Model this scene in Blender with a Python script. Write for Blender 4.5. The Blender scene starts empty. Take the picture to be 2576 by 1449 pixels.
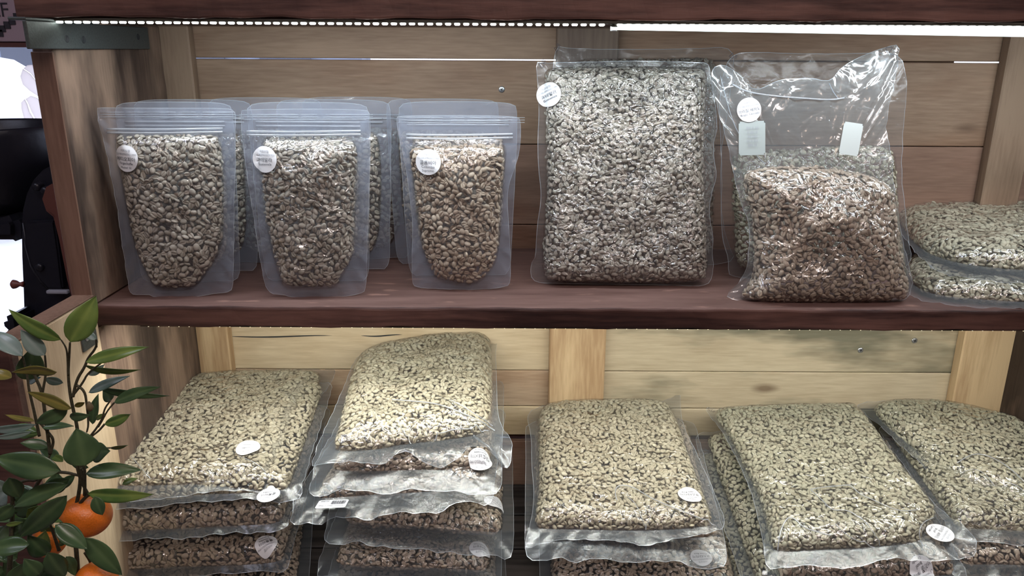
import bpy, bmesh, math, random
import numpy as np
from mathutils import Vector, Matrix, Euler

random.seed(7)
rng = np.random.default_rng(7)
SC = bpy.context.scene
COL = SC.collection
D = bpy.data

# ------------------------------------------------------------------ camera
FPX = 1950.0
PITCH = math.radians(17.1)
ROLL = math.radians(0.3)
cam_d = D.cameras.new('camera')
cam_d.sensor_width = 36.0
cam_d.lens = 36.0 * FPX / 2576.0
cam_d.clip_start = 0.02
cam_d.clip_end = 200
cam = D.objects.new('camera', cam_d)
COL.objects.link(cam)
CM = (Matrix.Rotation(math.pi / 2 - PITCH, 3, 'X') @ Matrix.Rotation(ROLL, 3, 'Z'))
cam.matrix_world = CM.to_4x4()
SC.camera = cam

# ------------------------------------------------------------------ world, light, exposure
SC.view_settings.view_transform = 'Standard'
SC.view_settings.look = 'None'
SC.view_settings.gamma = 1.0
SC.view_settings.exposure = 0.0
SC.view_settings.use_curve_mapping = False
try:
    SC.cycles.transparent_max_bounces = 16
    SC.cycles.max_bounces = 6
    SC.cycles.diffuse_bounces = 2
    SC.cycles.glossy_bounces = 2
    SC.cycles.transmission_bounces = 3
    SC.cycles.sample_clamp_indirect = 3.0
    SC.cycles.caustics_reflective = False
    SC.cycles.caustics_refractive = False
    SC.cycles.use_denoising = True
    SC.cycles.adaptive_threshold = 0.04
except Exception:
    pass
world = D.worlds.new('daylight')
SC.world = world
world.use_nodes = True
wn = world.node_tree
wn.nodes['Background'].inputs[0].default_value = (0.80, 0.84, 1.0, 1)
wn.nodes['Background'].inputs[1].default_value = 3.2


def area(name, loc, rot, sx, sy, power, color):
    l = D.lights.new(name, 'AREA')
    l.shape = 'RECTANGLE'
    l.size = sx
    l.size_y = sy
    l.energy = power
    l.color = color
    o = D.objects.new(name, l)
    COL.objects.link(o)
    o.location = loc
    o.rotation_euler = rot
    return o


LED_C = (0.86, 0.95, 1.0)
# light of the bulbs' own rows (upper strip, tube, lower strip)
area('upper_strip_light', (0.18, 0.912, 0.0245), (math.radians(24), 0, math.radians(0)), 1.26, 0.006, 3.2, LED_C)
area('tube_light', (0.62, 0.935, 0.008), (math.radians(20), 0, 0), 0.92, 0.008, 1.3, LED_C)
area('lower_strip_light', (0.2, 0.915, -0.3325), (math.radians(16), 0, 0), 1.34, 0.006, 3.9, (0.97, 0.98, 0.89))
# unseen fill lights added for ambient, then small spot bulbs behind the camera
area('shop_fill_light', (0.5, -0.6, 1.3), (math.radians(25), 0, 0), 1.6, 0.25, 24, (1.0, 0.86, 0.82))
area('shop_fill_light', (-1.4, 0.2, 1.35), (0, math.radians(-20), 0), 0.9, 0.3, 9, (0.80, 0.82, 1.0))
for i, (x, y, z) in enumerate([(-0.5, -0.9, 0.9), (0.25, -1.2, 1.0), (0.95, -0.8, 0.95)]):
    l = D.lights.new('shop_spot_bulb', 'POINT')
    l.energy = 4
    l.color = (1.0, 0.72, 0.55)
    l.shadow_soft_size = 0.03
    o = D.objects.new('shop_spot_bulb', l)
    COL.objects.link(o)
    o.location = (x, y, z)

# ------------------------------------------------------------------ helpers
CMn = np.array(CM)


def ray(px, py):
    a = (px - 1288.0) / FPX
    b = (724.5 - py) / FPX
    return CMn @ np.array([a, b, -1.0])


def P(px, py, Y):
    d = ray(px, py)
    return d * (Y / d[1])


def PZ(px, py, Z):
    d = ray(px, py)
    return d * (Z / d[2])


def PX(px, py, X):
    d = ray(px, py)
    return d * (X / d[0])


YF, YB = 0.90, 1.20
S_TOP = -0.3026      # top of the middle shelf
S_BOT = -0.329
U_BOT = 0.031        # underside of the top board
L_TOP = -0.735       # top of the lower floor
XL, XR = -0.510, 0.815


def link(o, parent=None):
    COL.objects.link(o)
    if parent is not None:
        o.parent = parent
    return o


def mesh_obj(name, verts, faces, mat, parent=None, smooth=True, loc=None):
    me = D.meshes.new(name)
    v = np.asarray(verts, dtype=np.float64)
    if loc is not None:
        v = v - np.asarray(loc)
    me.from_pydata(v.tolist(), [], [list(map(int, f)) for f in faces])
    if smooth:
        me.shade_smooth()
    me.materials.append(mat)
    o = D.objects.new(name, me)
    if loc is not None:
        o.location = loc
    return link(o, parent)


def empty(name, loc, label=None, cat=None, group=None):
    o = D.objects.new(name, None)
    o.empty_display_size = 0.02
    COL.objects.link(o)
    o.location = loc
    tag(o, label, cat, group)
    return o


def tag(o, label=None, cat=None, group=None, kind=None):
    if label:
        o['label'] = label
    if cat:
        o['category'] = cat
    if group:
        o['group'] = group
    if kind:
        o['kind'] = kind
    return o


def box(name, lo, hi, mat, parent=None, bevel=0.0015, sub=0, noise=0.0, seg=1):
    """a box whose origin is its centre; world coordinates (parents sit unrotated)"""
    lo = np.array(lo, float)
    hi = np.array(hi, float)
    c = (lo + hi) / 2
    s = hi - lo
    bm = bmesh.new()
    bmesh.ops.create_cube(bm, size=1.0)
    for v in bm.verts:
        v.co = Vector((v.co.x * s[0], v.co.y * s[1], v.co.z * s[2]))
    if sub:
        ax = int(np.argmax(s))
        ed = [e for e in bm.edges if abs((e.verts[0].co - e.verts[1].co)[ax]) > 1e-6 * 0 + s[ax] * 0.9]
        bmesh.ops.subdivide_edges(bm, edges=ed, cuts=sub)
        r = random.Random(hash(name) % 1000 + int(c[0] * 1000) + int(c[2] * 1000))
        for v in bm.verts:
            t = v.co[ax]
            k = noise
            for a in range(3):
                if a != ax:
                    v.co[a] += k * (math.sin(t * 37 + a * 2 + c[2] * 50 + v.co[a] * 90) + 0.6 * math.sin(t * 91 + a + v.co[a] * 40)) * 0.5 + r.uniform(-k, k) * 0.35
    if bevel:
        ed = [e for e in bm.edges if e.is_manifold and e.calc_face_angle(0) > 0.8]
        bmesh.ops.bevel(bm, geom=ed, offset=bevel, segments=seg, affect='EDGES', profile=0.6)
    me = D.meshes.new(name)
    bm.to_mesh(me)
    bm.free()
    me.materials.append(mat)
    o = D.objects.new(name, me)
    link(o, parent)
    o.location = Vector(c) - (parent_loc(parent))
    return o


def parent_loc(p):
    v = Vector((0, 0, 0))
    while p is not None:
        v += p.location
        p = p.parent
    return v


def rel(o):
    """shift an object whose mesh is in world coordinates so that its parents' offset is undone"""
    o.location = Vector(o.location) - parent_loc(o.parent)
    return o


def tube(name, pts, radii, mat, parent=None, seg=8, cap=True):
    pts = [Vector(p) for p in pts]
    V, F = [], []
    up = Vector((0.13, 0.99, 0.2)).normalized()
    for i, p in enumerate(pts):
        d = (pts[min(i + 1, len(pts) - 1)] - pts[max(i - 1, 0)]).normalized()
        x = d.cross(up)
        if x.length < 1e-3:
            x = d.cross(Vector((1, 0, 0)))
        x.normalize()
        y = d.cross(x).normalized()
        r = radii[i] if hasattr(radii, '__len__') else radii
        for k in range(seg):
            a = 2 * math.pi * k / seg
            V.append(p + x * (r * math.cos(a)) + y * (r * math.sin(a)))
    n = len(pts)
    for i in range(n - 1):
        for k in range(seg):
            F.append((i * seg + k, i * seg + (k + 1) % seg, (i + 1) * seg + (k + 1) % seg, (i + 1) * seg + k))
    if cap:
        F.append(tuple(range(seg))[::-1])
        F.append(tuple((n - 1) * seg + k for k in range(seg)))
    o = mesh_obj(name, [tuple(v) for v in V], F, mat, parent)
    return rel(o)


def lathe(name, prof, axis_o, mat, parent=None, seg=32, rot=None):
    V, F = [], []
    m = rot if rot is not None else Matrix.Identity(3)
    for r, z in prof:
        for k in range(seg):
            a = 2 * math.pi * k / seg
            V.append(tuple(Vector(axis_o) + m @ Vector((r * math.cos(a), r * math.sin(a), z))))
    for i in range(len(prof) - 1):
        for k in range(seg):
            F.append((i * seg + k, i * seg + (k + 1) % seg, (i + 1) * seg + (k + 1) % seg, (i + 1) * seg + k))
    return rel(mesh_obj(name, V, F, mat, parent))


def prism(name, poly, Y0, Y1, mat, parent=None, bevel=0.004, smooth=False):
    """extrude a polygon of (x, z) between two depths"""
    n = len(poly)
    bm = bmesh.new()
    a = [bm.verts.new((x, Y0, z)) for x, z in poly]
    b = [bm.verts.new((x * (Y1 / Y0) * 0 + x, Y1, z)) for x, z in poly]
    bm.faces.new(a)
    bm.faces.new(b[::-1])
    for i in range(n):
        bm.faces.new((a[i], b[i], b[(i + 1) % n], a[(i + 1) % n]))
    bmesh.ops.recalc_face_normals(bm, faces=bm.faces)
    if bevel:
        ed = [e for e in bm.edges if e.calc_face_angle(0) > 1.0]
        bmesh.ops.bevel(bm, geom=ed, offset=bevel, segments=2, affect='EDGES')
    me = D.meshes.new(name)
    bm.to_mesh(me)
    bm.free()
    if smooth:
        me.shade_smooth()
    me.materials.append(mat)
    o = D.objects.new(name, me)
    link(o, parent)
    return rel(o)


# ------------------------------------------------------------------ materials
class NT:
    def __init__(self, name):
        self.m = D.materials.new(name)
        self.m.use_nodes = True
        self.t = self.m.node_tree
        self.t.nodes.clear()
        self.out = self.t.nodes.new('ShaderNodeOutputMaterial')

    def n(self, typ, **kw):
        nd = self.t.nodes.new(typ)
        for k, v in kw.items():
            setattr(nd, k, v)
        return nd

    def l(self, a, b):
        self.t.links.new(a, b)

    def ramp(self, stops, fac=None, interp='LINEAR'):
        r = self.n('ShaderNodeValToRGB')
        r.color_ramp.interpolation = interp
        while len(r.color_ramp.elements) < len(stops):
            r.color_ramp.elements.new(0.5)
        for e, (p, c) in zip(r.color_ramp.elements, stops):
            e.position = p
            e.color = (c[0], c[1], c[2], 1) if hasattr(c, '__len__') else (c, c, c, 1)
        if fac is not None:
            self.l(fac, r.inputs[0])
        return r


def simple(name, col, rough=0.5, metal=0.0, spec=0.5, bump=0.0, bscale=200, emit=None, var=0.0):
    t = NT(name)
    b = t.n('ShaderNodeBsdfPrincipled')
    b.inputs['Base Color'].default_value = (*col, 1)
    b.inputs['Roughness'].default_value = rough
    b.inputs['Metallic'].default_value = metal
    b.inputs['Specular IOR Level'].default_value = spec
    tc = t.n('ShaderNodeTexCoord')
    nz = t.n('ShaderNodeTexNoise')
    nz.inputs['Scale'].default_value = bscale
    nz.inputs['Detail'].default_value = 4
    t.l(tc.outputs['Object'], nz.inputs['Vector'])
    if var:
        r = t.ramp([(0.3, tuple(c * (1 - var) for c in col)), (0.7, tuple(min(1, c * (1 + var)) for c in col))], nz.outputs['Fac'])
        t.l(r.outputs[0], b.inputs['Base Color'])
    if bump:
        bp = t.n('ShaderNodeBump')
        bp.inputs['Strength'].default_value = bump
        bp.inputs['Distance'].default_value = 0.001
        t.l(nz.outputs['Fac'], bp.inputs['Height'])
        t.l(bp.outputs[0], b.inputs['Normal'])
    if emit:
        b.inputs['Emission Color'].default_value = (*emit[0], 1)
        b.inputs['Emission Strength'].default_value = emit[1]
    t.l(b.outputs[0], t.out.inputs[0])
    return t.m


def wood(name, c_lo, c_hi, axis='X', stain=None, stain_amt=0.5, rough=0.6, line=0.35, knots=True, dens=1.0, worn=None):
    t = NT(name)
    b = t.n('ShaderNodeBsdfPrincipled')
    b.inputs['Roughness'].default_value = rough
    b.inputs['Specular IOR Level'].default_value = 0.3
    tc = t.n('ShaderNodeTexCoord')
    oi = t.n('ShaderNodeObjectInfo')
    mul = t.n('ShaderNodeMath', operation='MULTIPLY')
    mul.inputs[1].default_value = 13.7
    t.l(oi.outputs['Random'], mul.inputs[0])
    add = t.n('ShaderNodeVectorMath', operation='ADD')
    t.l(tc.outputs['Object'], add.inputs[0])
    t.l(mul.outputs[0], add.inputs[1])
    sc = {'X': (0.09, 1, 1), 'Y': (1, 0.09, 1), 'Z': (1, 1, 0.09)}[axis]
    mp = t.n('ShaderNodeMapping')
    mp.inputs['Scale'].default_value = sc
    t.l(add.outputs[0], mp.inputs[0])
    # growth rings: stretched noise turned into bands
    n1 = t.n('ShaderNodeTexNoise')
    n1.inputs['Scale'].default_value = 9 * dens
    n1.inputs['Detail'].default_value = 2
    n1.inputs['Distortion'].default_value = 0.6
    t.l(mp.outputs[0], n1.inputs['Vector'])
    m1 = t.n('ShaderNodeMath', operation='MULTIPLY')
    m1.inputs[1].default_value = 22
    t.l(n1.outputs['Fac'], m1.inputs[0])
    s1 = t.n('ShaderNodeMath', operation='SINE')
    t.l(m1.outputs[0], s1.inputs[0])
    # fibres
    n2 = t.n('ShaderNodeTexNoise')
    n2.inputs['Scale'].default_value = 260
    n2.inputs['Detail'].default_value = 5
    t.l(mp.outputs[0], n2.inputs['Vector'])
    # broad tone
    n3 = t.n('ShaderNodeTexNoise')
    n3.inputs['Scale'].default_value = 16
    n3.inputs['Detail'].default_value = 3
    mp3 = t.n('ShaderNodeMapping')
    mp3.inputs['Scale'].default_value = tuple(0.3 if s < 0.5 else 1 for s in sc)
    t.l(add.outputs[0], mp3.inputs[0])
    t.l(mp3.outputs[0], n3.inputs['Vector'])
    a1 = t.n('ShaderNodeMath', operation='MULTIPLY_ADD')
    a1.inputs[1].default_value = line * 0.5
    a1.inputs[2].default_value = 0.0
    t.l(s1.outputs[0], a1.inputs[0])
    a2 = t.n('ShaderNodeMath', operation='MULTIPLY_ADD')
    a2.inputs[1].default_value = 0.7
    t.l(n2.outputs['Fac'], a2.inputs[0])
    t.l(a1.outputs[0], a2.inputs[2])
    a3 = t.n('ShaderNodeMath', operation='MULTIPLY_ADD')
    a3.inputs[1].default_value = 0.6
    t.l(n3.outputs['Fac'], a3.inputs[0])
    t.l(a2.outputs[0], a3.inputs[2])
    r = t.ramp([(0.35, c_lo), (0.85, c_hi)], a3.outputs[0])
    colr = r.outputs[0]
    if stain:
        n4 = t.n('ShaderNodeTexNoise')
        n4.inputs['Scale'].default_value = 7
        n4.inputs['Detail'].default_value = 5
        n4.inputs['Roughness'].default_value = 0.6
        t.l(mp3.outputs[0], n4.inputs['Vector'])
        rr = t.ramp([(0.47, 0.0), (0.60, stain_amt)], n4.outputs['Fac'])
        mx = t.n('ShaderNodeMixRGB', blend_type='MULTIPLY')
        mx.inputs[2].default_value = (*stain, 1)
        t.l(rr.outputs[0], mx.inputs[0])
        t.l(colr, mx.inputs[1])
        colr = mx.outputs[0]
    if knots:
        v = t.n('ShaderNodeTexVoronoi')
        v.inputs['Scale'].default_value = 7
        mpk = t.n('ShaderNodeMapping')
        mpk.inputs['Scale'].default_value = tuple(0.5 if s < 0.5 else 1.3 for s in sc)
        t.l(add.outputs[0], mpk.inputs[0])
        t.l(mpk.outputs[0], v.inputs['Vector'])
        rk = t.ramp([(0.03, 0.75), (0.10, 0.0)], v.outputs['Distance'])
        mk = t.n('ShaderNodeMixRGB')
        mk.inputs[2].default_value = (c_lo[0] * 0.35, c_lo[1] * 0.28, c_lo[2] * 0.25, 1)
        t.l(rk.outputs[0], mk.inputs[0])
        t.l(colr, mk.inputs[1])
        colr = mk.outputs[0]
    if worn:
        g = t.n('ShaderNodeNewGeometry')
        rw = t.ramp([(0.53, 0.0), (0.58, 0.7)], g.outputs['Pointiness'])
        nw = t.n('ShaderNodeTexNoise')
        nw.inputs['Scale'].default_value = 60
        nw.inputs['Detail'].default_value = 6
        t.l(mp3.outputs[0], nw.inputs['Vector'])
        rs = t.ramp([(0.62, 0.0), (0.70, 0.55)], nw.outputs['Fac'])
        mw = t.n('ShaderNodeMixRGB')
        mw.inputs[2].default_value = (*worn, 1)
        t.l(rs.outputs[0], mw.inputs[0])
        t.l(colr, mw.inputs[1])
        colr = mw.outputs[0]
    t.l(colr, b.inputs['Base Color'])
    bp = t.n('ShaderNodeBump')
    bp.inputs['Strength'].default_value = 0.35
    bp.inputs['Distance'].default_value = 0.0012
    t.l(a3.outputs[0], bp.inputs['Height'])
    t.l(bp.outputs[0], b.inputs['Normal'])
    t.l(b.outputs[0], t.out.inputs[0])
    return t.m


PINE = wood('pine_boards', (0.235, 0.150, 0.100), (0.40, 0.275, 0.19), 'X', stain=(0.72, 0.58, 0.50), stain_amt=0.6, line=0.12)
PINE_MID = wood('mid_pine', (0.40, 0.28, 0.19), (0.64, 0.48, 0.34), 'X', stain=(0.72, 0.58, 0.50), stain_amt=0.6, line=0.12)
PINE_PINK = wood('pink_pine', (0.19, 0.112, 0.080), (0.33, 0.205, 0.148), 'X', stain=(0.7, 0.5, 0.42), stain_amt=0.6, line=0.10)
PINE_PALE = wood('pale_pine', (0.55, 0.42, 0.27), (0.76, 0.62, 0.43), 'X', stain=(0.70, 0.62, 0.52), stain_amt=0.6, line=0.12)
PINE_GREY = wood('grey_stained_pine', (0.42, 0.33, 0.22), (0.62, 0.52, 0.37), 'X', stain=(0.36, 0.40, 0.40), stain_amt=1.0, line=0.12)
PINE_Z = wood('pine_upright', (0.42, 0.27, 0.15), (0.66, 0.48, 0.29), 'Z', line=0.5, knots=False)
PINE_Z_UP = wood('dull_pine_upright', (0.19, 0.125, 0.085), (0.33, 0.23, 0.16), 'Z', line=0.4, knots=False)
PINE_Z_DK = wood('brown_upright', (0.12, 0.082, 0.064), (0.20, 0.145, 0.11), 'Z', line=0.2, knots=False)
POST = wood('stained_side_board', (0.12, 0.078, 0.060), (0.27, 0.185, 0.135), 'Z', stain=(0.25, 0.25, 0.27), stain_amt=1.0, line=0.35)
POST_FRONT = wood('orange_brown_edge', (0.11, 0.062, 0.045), (0.20, 0.12, 0.088), 'Z', line=0.25, knots=False)
PANEL = wood('cream_side_panel', (0.42, 0.30, 0.19), (0.62, 0.48, 0.32), 'Z', line=0.25, knots=False)
RED = wood('dark_red_shelf_top', (0.105, 0.058, 0.050), (0.18, 0.108, 0.094), 'X', stain=(0.6, 0.55, 0.55), stain_amt=0.5, line=0.25, worn=(0.34, 0.20, 0.16), knots=False)
RED_DK = wood('dark_red_edge', (0.050, 0.026, 0.024), (0.15, 0.078, 0.064), 'X', stain=(0.45, 0.40, 0.40), stain_amt=0.9, line=0.4, rough=0.5, knots=False, dens=2)
FLOORW = wood('dark_slatted_floor', (0.018, 0.016, 0.016), (0.060, 0.052, 0.050), 'X', line=0.6, rough=0.6, knots=False, dens=3)
STEEL = simple('brushed_steel', (0.09, 0.105, 0.105), 0.5, 0.6, bump=0.3, bscale=400, var=0.15)
SCREW = simple('zinc_screw', (0.55, 0.57, 0.60), 0.3, 0.9)
HOLE = simple('dark_hole', (0.02, 0.022, 0.025), 0.7)
PAPER = simple('white_sticker_paper', (0.70, 0.72, 0.76), 0.35)
PAPER_GREY = simple('grey_sticker_back', (0.30, 0.34, 0.34), 0.6)
INK = simple('black_ink', (0.03, 0.03, 0.045), 0.6)
INK_GREY = simple('grey_ink', (0.22, 0.23, 0.27), 0.6)
BLACKM = simple('black_cast_iron', (0.012, 0.013, 0.022), 0.38, 0.2, bump=0.5, bscale=60)
BROWNM = simple('brown_painted_iron', (0.13, 0.045, 0.035), 0.5, bump=0.2, bscale=40)
KNOBM = simple('turned_wood_knob', (0.20, 0.06, 0.05), 0.4)
LEDCHIP = simple('led_chip_glow', (0.9, 0.9, 0.9), 0.4, emit=((0.95, 1.0, 0.93), 14.0))
LEDCHIP_W = simple('warm_led_chip_glow', (0.9, 0.9, 0.8), 0.4, emit=((1.0, 0.85, 0.55), 3.0))
TUBEM = simple('tube_lamp_glow', (0.9, 0.95, 0.95), 0.4, emit=((0.80, 0.97, 1.0), 2.2))
TAPE = simple('led_tape', (0.035, 0.033, 0.025), 0.5)


def bean_mat(name, cols):
    t = NT(name)
    b = t.n('ShaderNodeBsdfPrincipled')
    at = t.n('ShaderNodeAttribute', attribute_name='tint')
    oi = t.n('ShaderNodeObjectInfo')
    ad = t.n('ShaderNodeMath', operation='ADD')
    t.l(at.outputs['Fac'], ad.inputs[0])
    t.l(oi.outputs['Random'], ad.inputs[1])
    fr = t.n('ShaderNodeMath', operation='FRACT')
    t.l(ad.outputs[0], fr.inputs[0])
    r = t.ramp([(i / (len(cols) - 1), c) for i, c in enumerate(cols)], fr.outputs[0])
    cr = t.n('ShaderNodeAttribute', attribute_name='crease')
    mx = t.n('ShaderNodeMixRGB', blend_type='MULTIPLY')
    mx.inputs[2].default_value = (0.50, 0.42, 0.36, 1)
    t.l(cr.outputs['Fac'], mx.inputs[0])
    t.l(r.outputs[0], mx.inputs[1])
    t.l(mx.outputs[0], b.inputs['Base Color'])
    b.inputs['Roughness'].default_value = 0.55
    b.inputs['Specular IOR Level'].default_value = 0.25
    t.l(b.outputs[0], t.out.inputs[0])
    return t.m


BEAN_GREY = bean_mat('green_coffee_grey', [(0.26, 0.235, 0.20), (0.37, 0.34, 0.29), (0.31, 0.29, 0.24), (0.43, 0.39, 0.33), (0.29, 0.25, 0.21)])
BEAN_BROWN = bean_mat('green_coffee_tan', [(0.30, 0.235, 0.175), (0.42, 0.345, 0.27), (0.35, 0.285, 0.215), (0.48, 0.41, 0.32), (0.33, 0.25, 0.185)])
BEAN_PALE = bean_mat('green_coffee_pale', [(0.36, 0.32, 0.225), (0.50, 0.455, 0.34), (0.42, 0.38, 0.27), (0.56, 0.51, 0.38), (0.38, 0.33, 0.23)])
BEAN_OLIVE = bean_mat('green_coffee_olive', [(0.31, 0.295, 0.21), (0.44, 0.42, 0.31), (0.37, 0.355, 0.26), (0.49, 0.46, 0.34), (0.34, 0.31, 0.22)])


def film_mat(name, haze=0.05, tint=(0.97, 0.98, 0.99), haze_col=(0.70, 0.74, 0.80), rough=0.10, scale=110, bstr=0.7, dist=0.003, gl=1.0, ridge=False, stretch=None, transl=0.4):
    t = NT(name)
    tc = t.n('ShaderNodeTexCoord')
    mp = t.n('ShaderNodeMapping')
    if stretch:
        mp.inputs['Scale'].default_value = stretch
    t.l(tc.outputs['Object'], mp.inputs[0])
    nz = t.n('ShaderNodeTexNoise')
    nz.inputs['Scale'].default_value = scale
    nz.inputs['Detail'].default_value = 2.5
    nz.inputs['Distortion'].default_value = 0.8
    t.l(mp.outputs[0], nz.inputs['Vector'])
    n2 = t.n('ShaderNodeTexNoise')
    n2.inputs['Scale'].default_value = scale * 0.22
    n2.inputs['Detail'].default_value = 1.5
    t.l(mp.outputs[0], n2.inputs['Vector'])
    ad = t.n('ShaderNodeMath', operation='MULTIPLY_ADD')
    ad.inputs[1].default_value = 1.6
    t.l(n2.outputs['Fac'], ad.inputs[0])
    t.l(nz.outputs['Fac'], ad.inputs[2])
    bp = t.n('ShaderNodeBump')
    bp.inputs['Strength'].default_value = bstr
    bp.inputs['Distance'].default_value = dist
    t.l(ad.outputs[0], bp.inputs['Height'])
    tr = t.n('ShaderNodeBsdfTransparent')
    tr.inputs[0].default_value = (*tint, 1)
    gs = t.n('ShaderNodeBsdfGlossy')
    gs.inputs['Roughness'].default_value = rough
    gs.inputs[0].default_value = (1, 1, 1, 1)
    t.l(bp.outputs[0], gs.inputs['Normal'])
    df = t.n('ShaderNodeBsdfDiffuse')
    df.inputs[0].default_value = (*haze_col, 1)
    t.l(bp.outputs[0], df.inputs['Normal'])
    tl = t.n('ShaderNodeBsdfTranslucent')
    tl.inputs[0].default_value = (*haze_col, 1)
    md = t.n('ShaderNodeMixShader')
    md.inputs[0].default_value = transl
    t.l(df.outputs[0], md.inputs[1])
    t.l(tl.outputs[0], md.inputs[2])
    m1 = t.n('ShaderNodeMixShader')
    m1.inputs[0].default_value = haze
    t.l(tr.outputs[0], m1.inputs[1])
    t.l(md.outputs[0], m1.inputs[2])
    lw = t.n('ShaderNodeLayerWeight')
    lw.inputs[0].default_value = 0.5
    t.l(bp.outputs[0], lw.inputs['Normal'])
    pw = t.n('ShaderNodeMath', operation='POWER')
    pw.inputs[1].default_value = 5.0
    t.l(lw.outputs['Facing'], pw.inputs[0])
    mf = t.n('ShaderNodeMath', operation='MULTIPLY_ADD', use_clamp=True)
    mf.inputs[1].default_value = 0.55 * gl
    mf.inputs[2].default_value = 0.055 * gl
    t.l(pw.outputs[0], mf.inputs[0])
    m2 = t.n('ShaderNodeMixShader')
    t.l(mf.outputs[0], m2.inputs[0])
    t.l(m1.outputs[0], m2.inputs[1])
    t.l(gs.outputs[0], m2.inputs[2])
    t.l(m2.outputs[0], t.out.inputs[0])
    return t.m


FILM = film_mat('clear_film', 0.035, rough=0.13, scale=90, bstr=0.8, gl=1.8)
FILM_VAC = film_mat('vacuum_film', 0.03, rough=0.12, scale=125, bstr=1.0, dist=0.007, gl=2.1)
FILM_LOOSE = film_mat('loose_film', 0.045, rough=0.12, scale=55, bstr=1.0, dist=0.008, gl=1.9)
FILM_BACK = film_mat('back_film', 0.10, rough=0.2, scale=60, bstr=0.4, gl=0.6)
EDGE = film_mat('film_rim_painted_glint', 0.6, haze_col=(0.55, 0.60, 0.66), rough=0.2, scale=60, bstr=0.3, gl=1.5)  # hazier pale rim: the highlight along the cut edge is put into the colour
SEAL = film_mat('sealed_film_edge', 0.20, haze_col=(0.30, 0.345, 0.39), rough=0.24, scale=38, bstr=0.5, dist=0.003, gl=0.75)
SEAL_POUCH = film_mat('pouch_sealed_film', 0.36, haze_col=(0.38, 0.43, 0.54), rough=0.25, scale=50, bstr=0.5, dist=0.003, gl=1.2)
SEAL_CLEAR = film_mat('empty_film', 0.26, haze_col=(0.42, 0.47, 0.50), rough=0.13, scale=30, bstr=0.8, dist=0.006, gl=1.1)
SEAL_DIM = film_mat('clear_sealed_edge', 0.15, haze_col=(0.38, 0.40, 0.43), rough=0.22, scale=60, bstr=0.5, dist=0.003, gl=0.5)
ZIPM = film_mat('zip_ridge', 0.45, haze_col=(0.66, 0.70, 0.76), rough=0.12, scale=20, bstr=0.2, gl=2.0)

# ------------------------------------------------------------------ setting: shop room
SHOPWALL = simple('shop_plaster', (0.42, 0.36, 0.34), 0.8, bump=0.2, bscale=80)
SHOPFLOOR = simple('shop_floor_concrete', (0.20, 0.17, 0.155), 0.6, bump=0.2, bscale=30, var=0.2)
LILAC = simple('lilac_white_board', (0.42, 0.33, 0.40), 0.6)
WFRAME = simple('brown_window_frame', (0.12, 0.05, 0.05), 0.5)
GROUND = simple('pale_pavement', (0.62, 0.62, 0.66), 0.8, bump=0.2, bscale=8, var=0.1)
YW = 2.40
WTOP = float(P(10, 120, YW)[2])
FZ = -1.45


def st(name, lo, hi, mat, **k):
    o = box(name, lo, hi, mat, None, **k)
    o['kind'] = 'structure'
    return o


st('floor', (-3.2, -2.6, FZ - 0.05), (3.2, YW + 0.1, FZ), SHOPFLOOR, bevel=0)
st('ceiling', (-3.2, -2.6, 1.5), (3.2, YW + 0.1, 1.55), SHOPWALL, bevel=0)
st('wall_front', (-3.2, -2.65, FZ), (3.2, -2.6, 1.5), SHOPWALL, bevel=0)
st('wall_left', (-3.25, -2.6, FZ), (-3.2, YW, 1.5), SHOPWALL, bevel=0)
st('wall_right', (3.2, -2.6, FZ), (3.25, YW, 1.5), SHOPWALL, bevel=0)
st('wall_back', (-3.2, YW, WTOP + 0.005), (3.2, YW + 0.08, 1.5), LILAC, bevel=0)
st('trim_1', (-3.2, YW, FZ), (3.2, YW + 0.08, -1.25), SHOPWALL, bevel=0)
st('street_ground', (-30, YW + 0.1, FZ - 0.2), (30, 40, FZ - 0.1), GROUND, bevel=0)
win = empty('window_1', (0, YW, WTOP))
win['kind'] = 'structure'
fz0, fz1 = float(P(10, 119, YW - 0.03)[2]), float(P(10, 107, YW - 0.03)[2])
box('window_frame', (-3.2, YW - 0.03, fz0), (3.2, YW, fz1), WFRAME, win)
box('window_frame', (-3.2, YW - 0.03, -1.27), (3.2, YW + 0.03, -1.22), WFRAME, win)
GLASS = film_mat('window_glass', 0.02, rough=0.02, scale=3, bstr=0.0, gl=1.0)
g = mesh_obj('pane', [(-3.2, YW + 0.02, -1.22), (3.2, YW + 0.02, -1.22), (3.2, YW + 0.02, fz0), (-3.2, YW + 0.02, fz0),
                      (-3.2, YW + 0.026, -1.22), (3.2, YW + 0.026, -1.22), (3.2, YW + 0.026, fz0), (-3.2, YW + 0.026, fz0)],
             [(0, 1, 2, 3), (7, 6, 5, 4), (0, 4, 5, 1), (3, 2, 6, 7)], GLASS, win, smooth=False)
rel(g)

# far building and white car in the street
BLD = simple('grey_blue_facade', (0.16, 0.19, 0.26), 0.8, var=0.3, bscale=1.5)
bl = empty('street_building', (-9, 16, FZ), 'grey-blue building front across the street behind the window', 'building')
box('wall', (-16, 16, FZ - 0.1), (-3, 17, 3.0), BLD, bl, bevel=0)
for i in range(7):
    box('window', (-15.2 + i * 1.7, 15.93, -0.9), (-14.2 + i * 1.7, 15.99, 0.15), simple('dark_far_glass', (0.05, 0.06, 0.09), 0.2), bl, bevel=0.01)
CARW = simple('white_car_paint', (0.85, 0.86, 0.9), 0.25)
CARG = simple('car_glass', (0.10, 0.13, 0.22), 0.1)
car = empty('parked_car', (-5.6, 7, FZ), 'white car parked in the bright street outside the window', 'car')
cb = [(-7.6, -1.35), (-3.75, -1.35), (-3.7, -1.0), (-3.85, -0.62), (-4.5, -0.36), (-4.9, -0.12), (-5.6, 0.0), (-7.0, 0.0), (-7.6, -0.4)]
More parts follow.
